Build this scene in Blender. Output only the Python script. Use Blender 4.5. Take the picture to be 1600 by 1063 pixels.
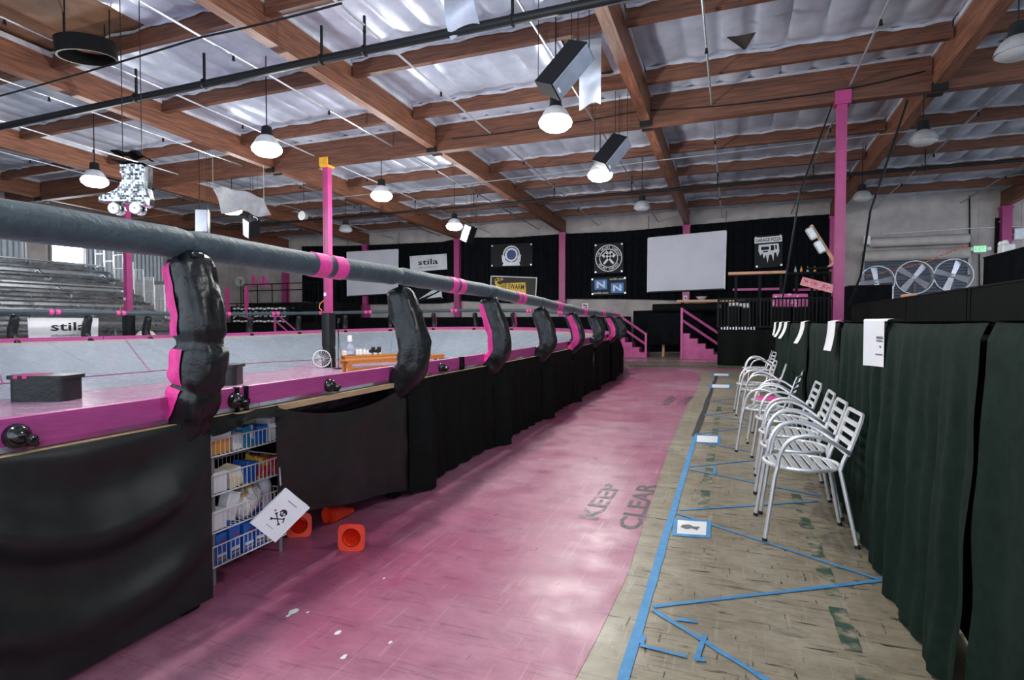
import bpy, bmesh, math, random
from mathutils import Vector, Matrix, noise as mnoise

for o in list(bpy.data.objects):
    bpy.data.objects.remove(o, do_unlink=True)
SC = bpy.context.scene
COL = SC.collection
PI = math.pi
RND = random.Random(7)

# ------------------------------------------------------------------ camera
F, CX, CY, H = 890.0, 800.0, 531.5, 1.333
YAW, PITCH = math.radians(21.2), math.radians(1.705)
cd = bpy.data.cameras.new('camera')
cd.sensor_fit = 'HORIZONTAL'; cd.sensor_width = 36.0
cd.lens = 36.0 * F / 1600.0
cd.clip_start = 0.05; cd.clip_end = 200
cam = bpy.data.objects.new('camera', cd); COL.objects.link(cam)
cam.location = (0, 0, H)
cam.rotation_euler = (PI / 2 - PITCH, 0, YAW)
SC.camera = cam
# ------------------------------------------------------------------ daylight, exposure
w = bpy.data.worlds.new('daylight'); SC.world = w; w.use_nodes = True
bg = w.node_tree.nodes['Background']
bg.inputs[0].default_value = (0.74, 0.85, 1.0, 1); bg.inputs[1].default_value = 2.4
SC.view_settings.view_transform = 'Standard'
SC.view_settings.look = 'None'
SC.view_settings.gamma = 1.0
SC.view_settings.use_curve_mapping = False
SC.view_settings.exposure = 0.2
LAMP_W = 240.0

# ------------------------------------------------------------------ pixel -> place
_R = Vector((math.cos(YAW), math.sin(YAW), 0))
_Fw = Vector((-math.sin(YAW) * math.cos(PITCH), math.cos(YAW) * math.cos(PITCH), -math.sin(PITCH)))
_U = _R.cross(_Fw)
CAM = Vector((0, 0, H))
def ray(px, py): return _Fw + _R * ((px - CX) / F) + _U * ((CY - py) / F)
def gz(px, py, z=0.0):
    r = ray(px, py); return CAM + r * ((z - H) / r.z)
def gy(px, py, Y):
    r = ray(px, py); return CAM + r * (Y / r.y)
def gx(px, py, X):
    r = ray(px, py); return CAM + r * (X / r.x)
def gd(px, py, d):
    return CAM + ray(px, py) * d

# ------------------------------------------------------------------ materials
MATS = {}
def mat(name, col, rough=0.6, metal=0.0, col2=None, scale=6.0, mix=0.5, bump=0.0, bscale=None,
        stretch=(1, 1, 1), detail=4.0, emit=None, estr=0.0, spec=None, alpha=None, trans=None, ramp=(0.35, 0.65),
        coat=0.0, sheen=0.0, rvar=0.0):
    m = bpy.data.materials.new(name); m.use_nodes = True
    nt = m.node_tree; N = nt.nodes; L = nt.links
    b = N['Principled BSDF']
    b.inputs['Base Color'].default_value = (*col, 1)
    b.inputs['Roughness'].default_value = rough
    b.inputs['Metallic'].default_value = metal
    if spec is not None: b.inputs['Specular IOR Level'].default_value = spec
    if coat: b.inputs['Coat Weight'].default_value = coat
    if sheen:
        b.inputs['Sheen Weight'].default_value = sheen
        b.inputs['Sheen Roughness'].default_value = 0.4
    if trans: b.inputs['Transmission Weight'].default_value = trans
    if alpha is not None: b.inputs['Alpha'].default_value = alpha
    if emit:
        b.inputs['Emission Color'].default_value = (*emit, 1); b.inputs['Emission Strength'].default_value = estr
    tc = N.new('ShaderNodeTexCoord'); mp = N.new('ShaderNodeMapping'); mp.inputs['Scale'].default_value = stretch
    oi = N.new('ShaderNodeObjectInfo'); ad = N.new('ShaderNodeVectorMath'); ad.operation = 'ADD'
    mu = N.new('ShaderNodeMath'); mu.operation = 'MULTIPLY'; mu.inputs[1].default_value = 37.0
    L.new(oi.outputs['Random'], mu.inputs[0]); L.new(tc.outputs['Object'], mp.inputs[0])
    L.new(mp.outputs[0], ad.inputs[0]); L.new(mu.outputs[0], ad.inputs[1])
    def nz(sc, det=detail):
        n = N.new('ShaderNodeTexNoise'); n.inputs['Scale'].default_value = sc; n.inputs['Detail'].default_value = det
        n.inputs['Roughness'].default_value = 0.6
        L.new(ad.outputs[0], n.inputs['Vector']); return n
    n1 = nz(scale)
    if col2 is None: col2 = tuple(c * 0.8 for c in col)
    rp = N.new('ShaderNodeValToRGB'); rp.color_ramp.elements[0].position = ramp[0]; rp.color_ramp.elements[1].position = ramp[1]
    rp.color_ramp.elements[0].color = (*col, 1); rp.color_ramp.elements[1].color = (*col2, 1)
    L.new(n1.outputs['Fac'], rp.inputs[0]); L.new(rp.outputs[0], b.inputs['Base Color'])
    if rvar:
        mr = N.new('ShaderNodeMapRange'); mr.inputs['To Min'].default_value = max(0.03, rough - rvar); mr.inputs['To Max'].default_value = rough + rvar
        L.new(n1.outputs['Fac'], mr.inputs[0]); L.new(mr.outputs[0], b.inputs['Roughness'])
    if bump:
        n2 = nz(bscale or scale * 4)
        bp = N.new('ShaderNodeBump'); bp.inputs['Strength'].default_value = bump; bp.inputs['Distance'].default_value = 0.02
        L.new(n2.outputs['Fac'], bp.inputs['Height']); L.new(bp.outputs[0], b.inputs['Normal'])
    MATS[name] = m
    return m

def floor_mat(name, base, light, dark, rough, scratch=0.5, world=True, crack=0.5):
    """painted / worn slab: broad wear, fine scratches in two directions, short dark cracks"""
    m = bpy.data.materials.new(name); m.use_nodes = True
    nt = m.node_tree; N = nt.nodes; L = nt.links; b = N['Principled BSDF']
    tc = N.new('ShaderNodeTexCoord')
    def nz(sc, stretch=(1, 1, 1), rot=0.0, det=5.0, rg=0.6):
        mp = N.new('ShaderNodeMapping'); mp.inputs['Scale'].default_value = stretch; mp.inputs['Rotation'].default_value = (0, 0, rot)
        n = N.new('ShaderNodeTexNoise'); n.inputs['Scale'].default_value = sc; n.inputs['Detail'].default_value = det; n.inputs['Roughness'].default_value = rg
        L.new(tc.outputs['Object'], mp.inputs[0]); L.new(mp.outputs[0], n.inputs['Vector']); return n
    def ramp(n, a, c, v0=0.0, v1=1.0):
        r = N.new('ShaderNodeMapRange'); r.inputs['From Min'].default_value = a; r.inputs['From Max'].default_value = c
        r.inputs['To Min'].default_value = v0; r.inputs['To Max'].default_value = v1
        L.new(n.outputs[0], r.inputs[0]); return r
    def mixc(fac, c0, c1):
        x = N.new('ShaderNodeMix'); x.data_type = 'RGBA'
        L.new(fac.outputs[0], x.inputs[0])
        for i, c in ((6, c0), (7, c1)):
            if isinstance(c, tuple): x.inputs[i].default_value = (*c, 1)
            else: L.new(c, x.inputs[i])
        return x.outputs[2]
    broad = ramp(nz(0.55, det=6), 0.42, 0.68)
    c = mixc(broad, base, light)
    fine = ramp(nz(5, (1, 1.6, 1), 0, 8, 0.75), 0.42, 0.72, 0, 0.65)
    c = mixc(fine, c, dark)
    s1 = ramp(nz(1.6, (26, 1.2, 1), 0.5, 3), 0.60, 0.68, 0, scratch)
    c = mixc(s1, c, light)
    s2 = ramp(nz(1.5, (1.2, 24, 1), 0.2, 3), 0.60, 0.68, 0, scratch)
    c = mixc(s2, c, dark)
    s2 = ramp(nz(2.2, (1, 30, 1), -0.45, 3), 0.60, 0.68, 0, scratch * 0.8)
    c = mixc(s2, c, dark)
    k = ramp(nz(4.5, (1, 7, 1), 0.1, 5), 0.605, 0.66, 0, crack)
    c = mixc(k, c, tuple(x * 0.25 for x in dark))
    k2 = ramp(nz(6, (7, 1, 1), -0.3, 5), 0.63, 0.68, 0, crack)
    c = mixc(k2, c, tuple(x * 0.25 for x in dark))
    L.new(c, b.inputs['Base Color'])
    rr = ramp(nz(3, det=5), 0.3, 0.7, rough - 0.1, rough + 0.12); L.new(rr.outputs[0], b.inputs['Roughness'])
    bp = N.new('ShaderNodeBump'); bp.inputs['Strength'].default_value = 0.15; bp.inputs['Distance'].default_value = 0.01
    L.new(nz(14, (1, 1, 1), 0, 6, 0.7).outputs[0], bp.inputs['Height']); L.new(bp.outputs[0], b.inputs['Normal'])
    MATS[name] = m; return m

floor_mat('concrete_floor', (0.29, 0.245, 0.165), (0.40, 0.35, 0.26), (0.095, 0.075, 0.046), 0.36, 0.6, crack=0.95)
floor_mat('pink_floor', (0.36, 0.085, 0.165), (0.46, 0.235, 0.30), (0.21, 0.048, 0.10), 0.36, 0.6, crack=0.35)
floor_mat('infield_pink', (0.58, 0.33, 0.48), (0.62, 0.42, 0.54), (0.50, 0.26, 0.40), 0.22, 0.2, crack=0.0)
floor_mat('track_grey', (0.36, 0.41, 0.48), (0.41, 0.46, 0.53), (0.29, 0.34, 0.40), 0.24, 0.15, crack=0.0)
mat('concrete_wall', (0.46, 0.42, 0.40), 0.85, col2=(0.34, 0.31, 0.30), scale=1.4, bump=0.2, bscale=9)
mat('wood_beam', (0.22, 0.084, 0.042), 0.6, col2=(0.085, 0.030, 0.015), scale=3.0, stretch=(9, 0.5, 9), bump=0.15, bscale=10)
mat('wood_joist', (0.15, 0.054, 0.026), 0.6, col2=(0.06, 0.021, 0.011), scale=3.0, stretch=(0.5, 9, 9), bump=0.15, bscale=10)
mat('foil', (0.58, 0.64, 0.76), 0.40, 0.45, col2=(0.38, 0.43, 0.52), scale=0.9, bump=0.4, bscale=3.2, detail=4, rvar=0.08)
mat('foil_edge', (0.62, 0.63, 0.67), 0.5, 0.3, col2=(0.42, 0.42, 0.46), scale=3)
mat('plywood_brown', (0.24, 0.12, 0.06), 0.7, col2=(0.16, 0.08, 0.04), scale=3)
mat('pink_paint', (0.40, 0.045, 0.185), 0.4, col2=(0.32, 0.035, 0.15), scale=3)
mat('pink_wood', (0.62, 0.12, 0.34), 0.5, col2=(0.52, 0.08, 0.28), scale=5)
mat('magenta_board', (0.42, 0.06, 0.25), 0.45, col2=(0.34, 0.045, 0.2), scale=4, stretch=(1, 1, 6), bump=0.2, bscale=20)
mat('yellow_paint', (0.72, 0.36, 0.02), 0.5)
mat('black_cloth', (0.0085, 0.0095, 0.009), 0.7, col2=(0.005, 0.006, 0.0055), scale=30, bump=0.12, bscale=180, spec=0.06)
mat('green_black_cloth', (0.010, 0.022, 0.016), 0.8, col2=(0.0065, 0.0145, 0.0105), scale=20, bump=0.12, bscale=160, spec=0.08)
mat('drape_satin', (0.011, 0.0135, 0.0125), 0.46, col2=(0.007, 0.009, 0.008), scale=12, bump=0.08, bscale=160, spec=0.36)
mat('wall_curtain', (0.007, 0.008, 0.010), 0.85, col2=(0.004, 0.005, 0.006), scale=4, spec=0.04)
mat('black_vinyl', (0.006, 0.0075, 0.008), 0.34, col2=(0.004, 0.005, 0.0055), scale=8, bump=0.7, bscale=6, spec=0.40)
mat('rail_cloth', (0.040, 0.066, 0.080), 0.55, col2=(0.028, 0.048, 0.060), scale=10, bump=0.35, bscale=30, sheen=0.15)
mat('hot_pink', (0.75, 0.03, 0.26), 0.5, col2=(0.6, 0.02, 0.2), scale=12, bump=0.25, bscale=25)
mat('rail_pink', (0.85, 0.07, 0.36), 0.5, col2=(0.75, 0.05, 0.3), scale=30, bump=0.2, bscale=60)
mat('black_paint', (0.007, 0.007, 0.0075), 0.5, spec=0.1)
mat('black_gloss', (0.008, 0.008, 0.009), 0.16, spec=0.7)
mat('black_rubber', (0.015, 0.015, 0.016), 0.55)
mat('raw_ply', (0.50, 0.36, 0.20), 0.65, col2=(0.38, 0.26, 0.14), scale=6, stretch=(1, 1, 8))
mat('orange_wood', (0.62, 0.24, 0.045), 0.4, col2=(0.42, 0.15, 0.03), scale=4, stretch=(1, 8, 8))
mat('aluminium', (0.84, 0.85, 0.86), 0.40, 0.6, col2=(0.74, 0.76, 0.77), scale=8)
mat('steel_pipe', (0.62, 0.66, 0.70), 0.35, 0.8)
mat('dark_pipe', (0.010, 0.012, 0.014), 0.5, spec=0.2)
mat('grey_metal', (0.30, 0.32, 0.34), 0.45, 0.6)
mat('wire_white', (0.85, 0.85, 0.86), 0.35)
mat('white_paper', (0.85, 0.85, 0.84), 0.7, col2=(0.78, 0.78, 0.79), scale=4)
mat('white_vinyl', (0.80, 0.81, 0.84), 0.5, col2=(0.66, 0.68, 0.72), scale=2.0, bump=0.2, bscale=3)
mat('screen_white', (0.72, 0.72, 0.80), 0.8, col2=(0.66, 0.66, 0.74), scale=1)
mat('ink_black', (0.012, 0.012, 0.012), 0.6)
mat('ink_grey', (0.16, 0.16, 0.16), 0.6)
mat('ink_white', (0.85, 0.85, 0.87), 0.6)
mat('ink_red', (0.5, 0.02, 0.02), 0.6)
mat('ink_yellow', (0.78, 0.52, 0.06), 0.6, col2=(0.62, 0.4, 0.05), scale=6)
mat('ink_brown', (0.022, 0.014, 0.01), 0.6)
mat('ink_blue', (0.03, 0.22, 0.62), 0.5)
mat('ink_navy', (0.03, 0.06, 0.22), 0.5)
mat('banner_black', (0.012, 0.012, 0.014), 0.45, bump=0.3, bscale=4, spec=0.15)
mat('blue_tape', (0.045, 0.22, 0.46), 0.55, col2=(0.07, 0.29, 0.55), scale=15)
mat('black_tape', (0.035, 0.038, 0.038), 0.55, col2=(0.02, 0.02, 0.02), scale=10)
mat('green_stripe', (0.035, 0.075, 0.05), 0.5, col2=(0.33, 0.28, 0.19), scale=9, ramp=(0.45, 0.6), detail=8)
mat('stencil', (0.045, 0.05, 0.05), 0.5, col2=(0.22, 0.12, 0.14), scale=14, ramp=(0.5, 0.75), detail=8)
mat('stencil_faded', (0.05, 0.09, 0.075), 0.5, col2=(0.42, 0.2, 0.27), scale=11, ramp=(0.42, 0.62), detail=8)
mat('white_spill', (0.8, 0.8, 0.8), 0.5)
mat('cone_orange', (0.95, 0.06, 0.015), 0.4, col2=(0.8, 0.035, 0.01), scale=8)
mat('carton_blue', (0.015, 0.13, 0.50), 0.45, col2=(0.02, 0.10, 0.40), scale=10)
mat('carton_orange', (0.80, 0.33, 0.04), 0.5)
mat('carton_white', (0.82, 0.82, 0.84), 0.5, col2=(0.7, 0.7, 0.73), scale=20)
mat('carton_red', (0.55, 0.03, 0.04), 0.5, col2=(0.7, 0.45, 0.05), scale=14, ramp=(0.5, 0.56))
mat('carton_teal', (0.02, 0.22, 0.42), 0.5, col2=(0.6, 0.7, 0.75), scale=16, ramp=(0.52, 0.58))
mat('carton_cream', (0.78, 0.62, 0.40), 0.5, col2=(0.85, 0.82, 0.75), scale=18, ramp=(0.45, 0.55))
mat('plastic_bag', (0.75, 0.72, 0.66), 0.2, col2=(0.5, 0.25, 0.06), scale=14, ramp=(0.5, 0.6), bump=0.8, bscale=25)
mat('bottle_clear', (0.62, 0.74, 0.86), 0.12, trans=0.55)
mat('fan_dark', (0.10, 0.10, 0.115), 0.4, 0.5)
mat('fan_blade', (0.62, 0.62, 0.70), 0.35, 0.6)
mat('mirror_tile', (0.80, 0.84, 0.84), 0.12, 1.0, col2=(0.45, 0.5, 0.5), scale=18, ramp=(0.45, 0.55))
mat('lamp_glow', (1, 1, 1), 0.5, emit=(0.96, 1.0, 0.98), estr=28)
mat('lamp_lens', (0.75, 0.78, 0.80), 0.3, 0.3)
mat('lamp_shade', (0.55, 0.56, 0.57), 0.4, 0.6)
mat('window_day', (1, 1, 1), 0.6, emit=(0.93, 0.96, 1.0), estr=16)
mat('corrugated', (0.50, 0.56, 0.60), 0.5, 0.3, col2=(0.42, 0.47, 0.52), scale=2)
mat('door_slat', (0.10, 0.115, 0.15), 0.45, 0.4)
mat('hood_tan', (0.52, 0.47, 0.44), 0.55, col2=(0.42, 0.38, 0.36), scale=3)
mat('exit_green', (0.25, 0.7, 0.35), 0.5, emit=(0.3, 0.9, 0.45), estr=0.8)
mat('exit_white', (0.85, 0.88, 0.86), 0.5)
mat('speaker_black', (0.009, 0.010, 0.012), 0.5, bump=0.1, bscale=40, spec=0.15)
mat('speaker_grille', (0.30, 0.33, 0.40), 0.42, 0.6, col2=(0.24, 0.27, 0.33), scale=4)
mat('bench_steel', (0.34, 0.37, 0.40), 0.35, 0.8, col2=(0.12, 0.13, 0.15), scale=3)
mat('bench_bright', (0.68, 0.74, 0.80), 0.3, 0.8)
mat('guard_white', (0.72, 0.76, 0.80), 0.4, 0.3)
mat('white_cloth', (0.7, 0.66, 0.6), 0.8)
mat('pink_box', (0.62, 0.10, 0.32), 0.5, col2=(0.9, 0.6, 0.75), scale=8, ramp=(0.55, 0.6))
mat('pink_sign', (0.80, 0.22, 0.22), 0.5, col2=(0.85, 0.45, 0.42), scale=9)
mat('lumber', (0.70, 0.38, 0.22), 0.6, col2=(0.58, 0.3, 0.17), scale=5)

# ------------------------------------------------------------------ object helpers
def wloc(o):
    v = Vector((0, 0, 0))
    while o is not None:
        v += o.location; o = o.parent
    return v
def tag(o, label=None, cat=None, group=None, kind=None):
    if label: o['label'] = label
    if cat: o['category'] = cat
    if group: o['group'] = group
    if kind: o['kind'] = kind
    return o
def thing(name, label, cat, loc=(0, 0, 0), rz=0.0, group=None):
    o = bpy.data.objects.new(name, None); COL.objects.link(o)
    o.empty_display_size = 0.1
    o.location = loc; o.rotation_euler = (0, 0, rz)
    return tag(o, label, cat, group)
def copy_tree(o, parent=None):
    c = o.copy(); COL.objects.link(c); c.parent = parent
    for ch in list(o.children):
        if ch.name in bpy.data.objects: copy_tree(ch, c)
    return c

class MB:
    def __init__(s): s.v = []; s.f = []
    def add(s, vs, fs, M=None):
        n = len(s.v)
        s.v += [tuple(M @ Vector(v)) for v in vs] if M is not None else [tuple(v) for v in vs]
        s.f += [tuple(i + n for i in f) for f in fs]; return s
    def box(s, c, size, M=None, bev=0.0):
        x, y, z = (k / 2 for k in size); cx, cy, cz = c
        if bev <= 0:
            vs = [(cx + a * x, cy + b * y, cz + d * z) for d in (-1, 1) for a, b in ((-1, -1), (1, -1), (1, 1), (-1, 1))]
            fs = [(3, 2, 1, 0), (4, 5, 6, 7), (0, 1, 5, 4), (1, 2, 6, 5), (2, 3, 7, 6), (3, 0, 4, 7)]
            return s.add(vs, fs, M)
        b = min(bev, x * .9, y * .9, z * .9); vs = []; fs = []
        ring = [(-x + b, -y), (x - b, -y), (x, -y + b), (x, y - b), (x - b, y), (-x + b, y), (-x, y - b), (-x, -y + b)]
        ins = [(-x + b, -y + b), (x - b, -y + b), (x - b, -y + b), (x - b, y - b), (x - b, y - b), (-x + b, y - b), (-x + b, y - b), (-x + b, -y + b)]
        for zz, rr in ((-z, ins), (-z + b, ring), (z - b, ring), (z, ins)):
            vs += [(cx + p[0], cy + p[1], cz + zz) for p in rr]
        for k in range(3):
            for i in range(8):
                j = (i + 1) % 8; fs.append((k * 8 + i, k * 8 + j, k * 8 + 8 + j, k * 8 + 8 + i))
        fs.append(tuple(range(7, -1, -1))); fs.append(tuple(range(24, 32)))
        return s.add(vs, fs, M)
    def cyl(s, p0, p1, r, n=10, r2=None, cap=True):
        return s.tube([p0, p1], [r, r if r2 is None else r2], n, cap)
    def tube(s, pts, r, n=8, cap=True, closed=False, sec=None):
        pts = [Vector(p) for p in pts]; m = len(pts)
        rs = r if isinstance(r, (list, tuple)) else [r] * m
        vs = []; fs = []; prev = None
        for i, p in enumerate(pts):
            if closed: t = pts[(i + 1) % m] - pts[i - 1]
            else: t = pts[min(i + 1, m - 1)] - pts[max(i - 1, 0)]
            t.normalize()
            if prev is None:
                a = Vector((0, 0, 1)) if abs(t.z) < 0.9 else Vector((1, 0, 0))
                a = (a - t * a.dot(t)).normalized()
            else:
                a = prev - t * prev.dot(t)
                a = a.normalized() if a.length > 1e-6 else Vector((1, 0, 0))
            prev = a; b = t.cross(a)
            for k in range(n):
                an = 2 * PI * k / n; q = p + (a * math.cos(an) + b * math.sin(an)) * rs[i]
                vs.append(q)
        R = m if closed else m - 1
        for i in range(R):
            for k in range(n):
                j = (k + 1) % n; i2 = (i + 1) % m
                fs.append((i * n + k, i * n + j, i2 * n + j, i2 * n + k))
        if cap and not closed:
            fs.append(tuple(range(n - 1, -1, -1))); fs.append(tuple(range((m - 1) * n, m * n)))
        return s.add(vs, fs)
    def lathe(s, prof, n=20, M=None, cap=True):
        vs = []; fs = []
        for r, z in prof: vs += [(r * math.cos(2 * PI * k / n), r * math.sin(2 * PI * k / n), z) for k in range(n)]
        for i in range(len(prof) - 1):
            for k in range(n):
                j = (k + 1) % n; fs.append((i * n + k, i * n + j, i * n + n + j, i * n + n + k))
        if cap:
            fs.append(tuple(range(n - 1, -1, -1))); fs.append(tuple(range((len(prof) - 1) * n, len(prof) * n)))
        return s.add(vs, fs, M)
    def prism(s, poly, h, M=None):
        n = len(poly)
        vs = [(p[0], p[1], 0) for p in poly] + [(p[0], p[1], h) for p in poly]
        fs = [tuple(range(n - 1, -1, -1)), tuple(range(n, 2 * n))] + [(i, (i + 1) % n, n + (i + 1) % n, n + i) for i in range(n)]
        return s.add(vs, fs, M)
    def grid(s, fn, nu, nv):
        vs = [fn(i / nu, j / nv) for j in range(nv + 1) for i in range(nu + 1)]
        fs = [(j * (nu + 1) + i, j * (nu + 1) + i + 1, (j + 1) * (nu + 1) + i + 1, (j + 1) * (nu + 1) + i) for j in range(nv) for i in range(nu)]
        return s.add(vs, fs)
    def mesh(s, name, off=(0, 0, 0), smooth=False):
        me = bpy.data.meshes.new(name); o = Vector(off)
        me.from_pydata([tuple(Vector(v) - o) for v in s.v], [], s.f); me.update()
        bm = bmesh.new(); bm.from_mesh(me); bmesh.ops.recalc_face_normals(bm, faces=bm.faces); bm.to_mesh(me); bm.free()
        if smooth:
            me.polygons.foreach_set('use_smooth', [True] * len(me.polygons))
            try: me.set_sharp_from_angle(angle=math.radians(42))
            except Exception: pass
        return me
    def build(s, name, m, parent=None, origin=None, smooth=False):
        """world-space verts; parts are stored relative to their parent, single things relative to origin"""
        if parent is not None: off = wloc(parent)
        else: off = Vector(origin) if origin is not None else Vector((0, 0, 0))
        me = s.mesh(name, off, smooth)
        o = bpy.data.objects.new(name, me); COL.objects.link(o)
        me.materials.append(MATS[m] if isinstance(m, str) else m)
        if parent is not None: o.parent = parent
        else: o.location = off
        return o

def frame(o, ex, ey, n=None):
    """matrix: local x -> ex, local y -> ey, local z -> normal, at o"""
    ex = Vector(ex).normalized(); ey = Vector(ey); ey = (ey - ex * ey.dot(ex)).normalized(); ez = ex.cross(ey)
    M = Matrix((ex, ey, ez)).transposed().to_4x4(); M.translation = Vector(o); return M

_TXT = {}
def text2d(body, bold=0.0):
    key = (body, bold)
    if key in _TXT: return _TXT[key]
    cu = bpy.data.curves.new('lettering', 'FONT'); cu.body = body; cu.size = 1.0
    cu.align_x = 'CENTER'; cu.align_y = 'CENTER'; cu.offset = bold; cu.resolution_u = 2
    ob = bpy.data.objects.new('lettering', cu); COL.objects.link(ob)
    dg = bpy.context.evaluated_depsgraph_get(); dg.update()
    me = bpy.data.meshes.new_from_object(ob.evaluated_get(dg))
    vs = [tuple(v.co) for v in me.vertices]; fs = [tuple(p.vertices) for p in me.polygons]
    bpy.data.objects.remove(ob, do_unlink=True); bpy.data.curves.remove(cu); bpy.data.meshes.remove(me)
    xs = [v[0] for v in vs] or [0, 1]; ys = [v[1] for v in vs] or [0, 1]
    x0, x1, y0, y1 = min(xs), max(xs), min(ys), max(ys)
    vs = [((v[0] - (x0 + x1) / 2) / (x1 - x0), (v[1] - (y0 + y1) / 2) / (y1 - y0)) for v in vs]
    _TXT[key] = (vs, fs); return vs, fs
def text(mb, body, M, cx, cy, wd, ht, z=0.002, bold=0.0):
    vs, fs = text2d(body, bold)
    mb.add([(cx + v[0] * wd, cy + v[1] * ht, z) for v in vs], fs, M)
def text_arc(mb, body, M, r, a0, a1, ht, z=0.002, flip=False):
    n = len(body)
    for i, ch in enumerate(body):
        if ch == ' ': continue
        a = a0 + (a1 - a0) * (i + 0.5) / n
        vs, fs = text2d(ch, 0.02); wd = abs(a1 - a0) / n * r * 0.78
        rot = a - PI / 2 if not flip else a + PI / 2
        c, s_ = math.cos(rot), math.sin(rot); ox, oy = r * math.cos(a), r * math.sin(a)
        mb.add([(ox + v[0] * wd * c - v[1] * ht * s_, oy + v[0] * wd * s_ + v[1] * ht * c, z) for v in vs], fs, M)
def flat(mb, poly, M, z=0.002):
    mb.add([(p[0], p[1], z) for p in poly], [tuple(range(len(poly)))], M)
def circ(cx, cy, r, n=28, ry=None): return [(cx + r * math.cos(2 * PI * k / n), cy + (ry or r) * math.sin(2 * PI * k / n)) for k in range(n)]
def ringflat(mb, M, r0, r1, z=0.002, n=36):
    vs = []
    for k in range(n):
        c, s_ = math.cos(2 * PI * k / n), math.sin(2 * PI * k / n); vs += [(r0 * c, r0 * s_, z), (r1 * c, r1 * s_, z)]
    mb.add(vs, [(2 * k, 2 * k + 1, (2 * k + 3) % (2 * n), (2 * k + 2) % (2 * n)) for k in range(n)], M)
def nz(x, y=0.0, z=0.0): return mnoise.noise(Vector((x, y, z)))
# ================================================================== SHELL
YW, XL, XR = 26.5, -26.5, 13.0
BEAMS = [-30.0, -24.4, -18.8, -13.2, -7.61, -1.95, 3.75, 9.35, 14.9]
YG = 13.8
def zb(y): return 6.03 - 0.03 * (y - YG)          # underside of the long beams (roof falls to the far wall)
def zdeck(y): return zb(y) + 0.68
JY = [24.5 - 2.4 * k for k in range(13)]          # joist lines

floor = tag(MB().box((-8, 10.5, -0.15), (46, 34, 0.3)).build('floor', 'concrete_floor'), kind='structure')
# painted lane: right-hand edge traced on the ground
edge = [gz(*p) for p in ((900, 1060), (936, 992), (980, 900), (1004, 824), (1024, 764), (1046, 697), (1064, 654), (1076, 629), (1088, 611), (1095, 593), (1092, 585), (1079, 579), (1062, 576))]
poly = [Vector((-0.62, -6, 0))] + edge
topl = gz(985, 576.5)
poly += [topl, Vector((-4.6, topl.y, 0)), Vector((-4.6, -6, 0))]
def slab(name, m, pts, z, parent=floor):
    b = MB(); n = len(pts)
    b.add([(p[0], p[1], z) for p in pts], [tuple(range(n))]); return b.build(name, m, parent)
slab('painted_lane', 'pink_floor', poly, 0.002)
pts = [gz(*p) for p in ((985, 576.5), (1062, 576), (1080, 578.5), (1190, 580.5), (1190, 576.5), (985, 573.5))]
slab('painted_band', 'pink_floor', pts, 0.0025)
slab('dark_band', 'green_stripe', [gz(*p) for p in ((982, 573.2), (1190, 576), (1190, 572.5), (982, 570.0))], 0.003)
slab('painted_band', 'infield_pink', [gz(*p) for p in ((980, 565.5), (1122, 566.5), (1122, 563.5), (980, 561.5))], 0.003)

_TZ = 0
def stripe(name, m, a, b, wd, z, parent=None, lab=None, cat=None, group=None, jag=0.0, seg=1):
    a, b = Vector((a[0], a[1], 0)), Vector((b[0], b[1], 0)); t = (b - a).normalized(); nn = Vector((-t.y, t.x, 0)); mb = MB()
    vs = []; fs = []
    for k in range(seg + 1):
        p = a.lerp(b, k / seg); j0 = jag * RND.uniform(-1, 1); j1 = jag * RND.uniform(-1, 1)
        for zz in (z, z + 0.0006):
            q0 = p + nn * (wd / 2 + j0); q1 = p - nn * (wd / 2 + j1); vs += [(q0.x, q0.y, zz), (q1.x, q1.y, zz)]
    for k in range(seg):
        i = 4 * k; fs += [(i + 2, i + 3, i + 7, i + 6), (i, i + 4, i + 5, i + 1), (i, i + 2, i + 6, i + 4), (i + 1, i + 5, i + 7, i + 3)]
    fs += [(0, 1, 3, 2), (4 * seg, 4 * seg + 2, 4 * seg + 3, 4 * seg + 1)]
    global _TZ
    if parent is None: _TZ = (_TZ + 1) % 24; vs = [(v[0], v[1], v[2] + _TZ * 0.00012) for v in vs]
    mb.add(vs, fs)
    if parent is not None: return mb.build(name, m, parent)
    return tag(mb.build(name, m, None, origin=(a.x, a.y, 0)), lab, cat, group)

# ---- far, left and right walls
wf = MB(); wf.box((-8.5, YW + 0.15, 3.2), (45, 0.3, 6.4))
for x in (-21.5, -15.9, -10.4, -4.8, 1.0, 8.6, 9.9): wf.box((x, YW - 0.004, 3.1), (0.03, 0.012, 6.0))
tag(wf.build('wall_far', 'concrete_wall'), kind='structure')
tag(MB().box((XL - 0.15, 10, 3.5), (0.3, 33, 7.0)).build('wall_left', 'concrete_wall'), kind='structure')
wr = MB().box((XR + 0.15, 10, 6.0), (0.3, 33, 1.4))  # unseen wall, cut back to a header and piers so daylight enters
for y in (-4, 5, 14, 23): wr.box((XR + 0.15, y, 2.65), (0.3, 1.2, 5.3))
tag(wr.build('wall_right', 'concrete_wall'), kind='structure')
# corrugated sheets high on the left wall: each sheet its own piece
cs = tag(MB().box((XL + 0.03, 13, 5.9), (0.06, 14.6, 0.08)).build('trim_1', 'grey_metal'), kind='structure')
for k in range(12):
    y0 = 5.8 + k * 1.2
    if 14.3 < y0 + 0.6 < 17.0: lo = 5.25
    else: lo = 3.4
    def fn(u, v, y0=y0, lo=lo): return (XL + 0.06 + 0.025 * math.sin(u * 2 * PI * 6), y0 + u * 1.19, lo + v * (5.86 - lo))
    MB().grid(fn, 48, 1).build('sheet', 'corrugated', cs, smooth=True)
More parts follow.
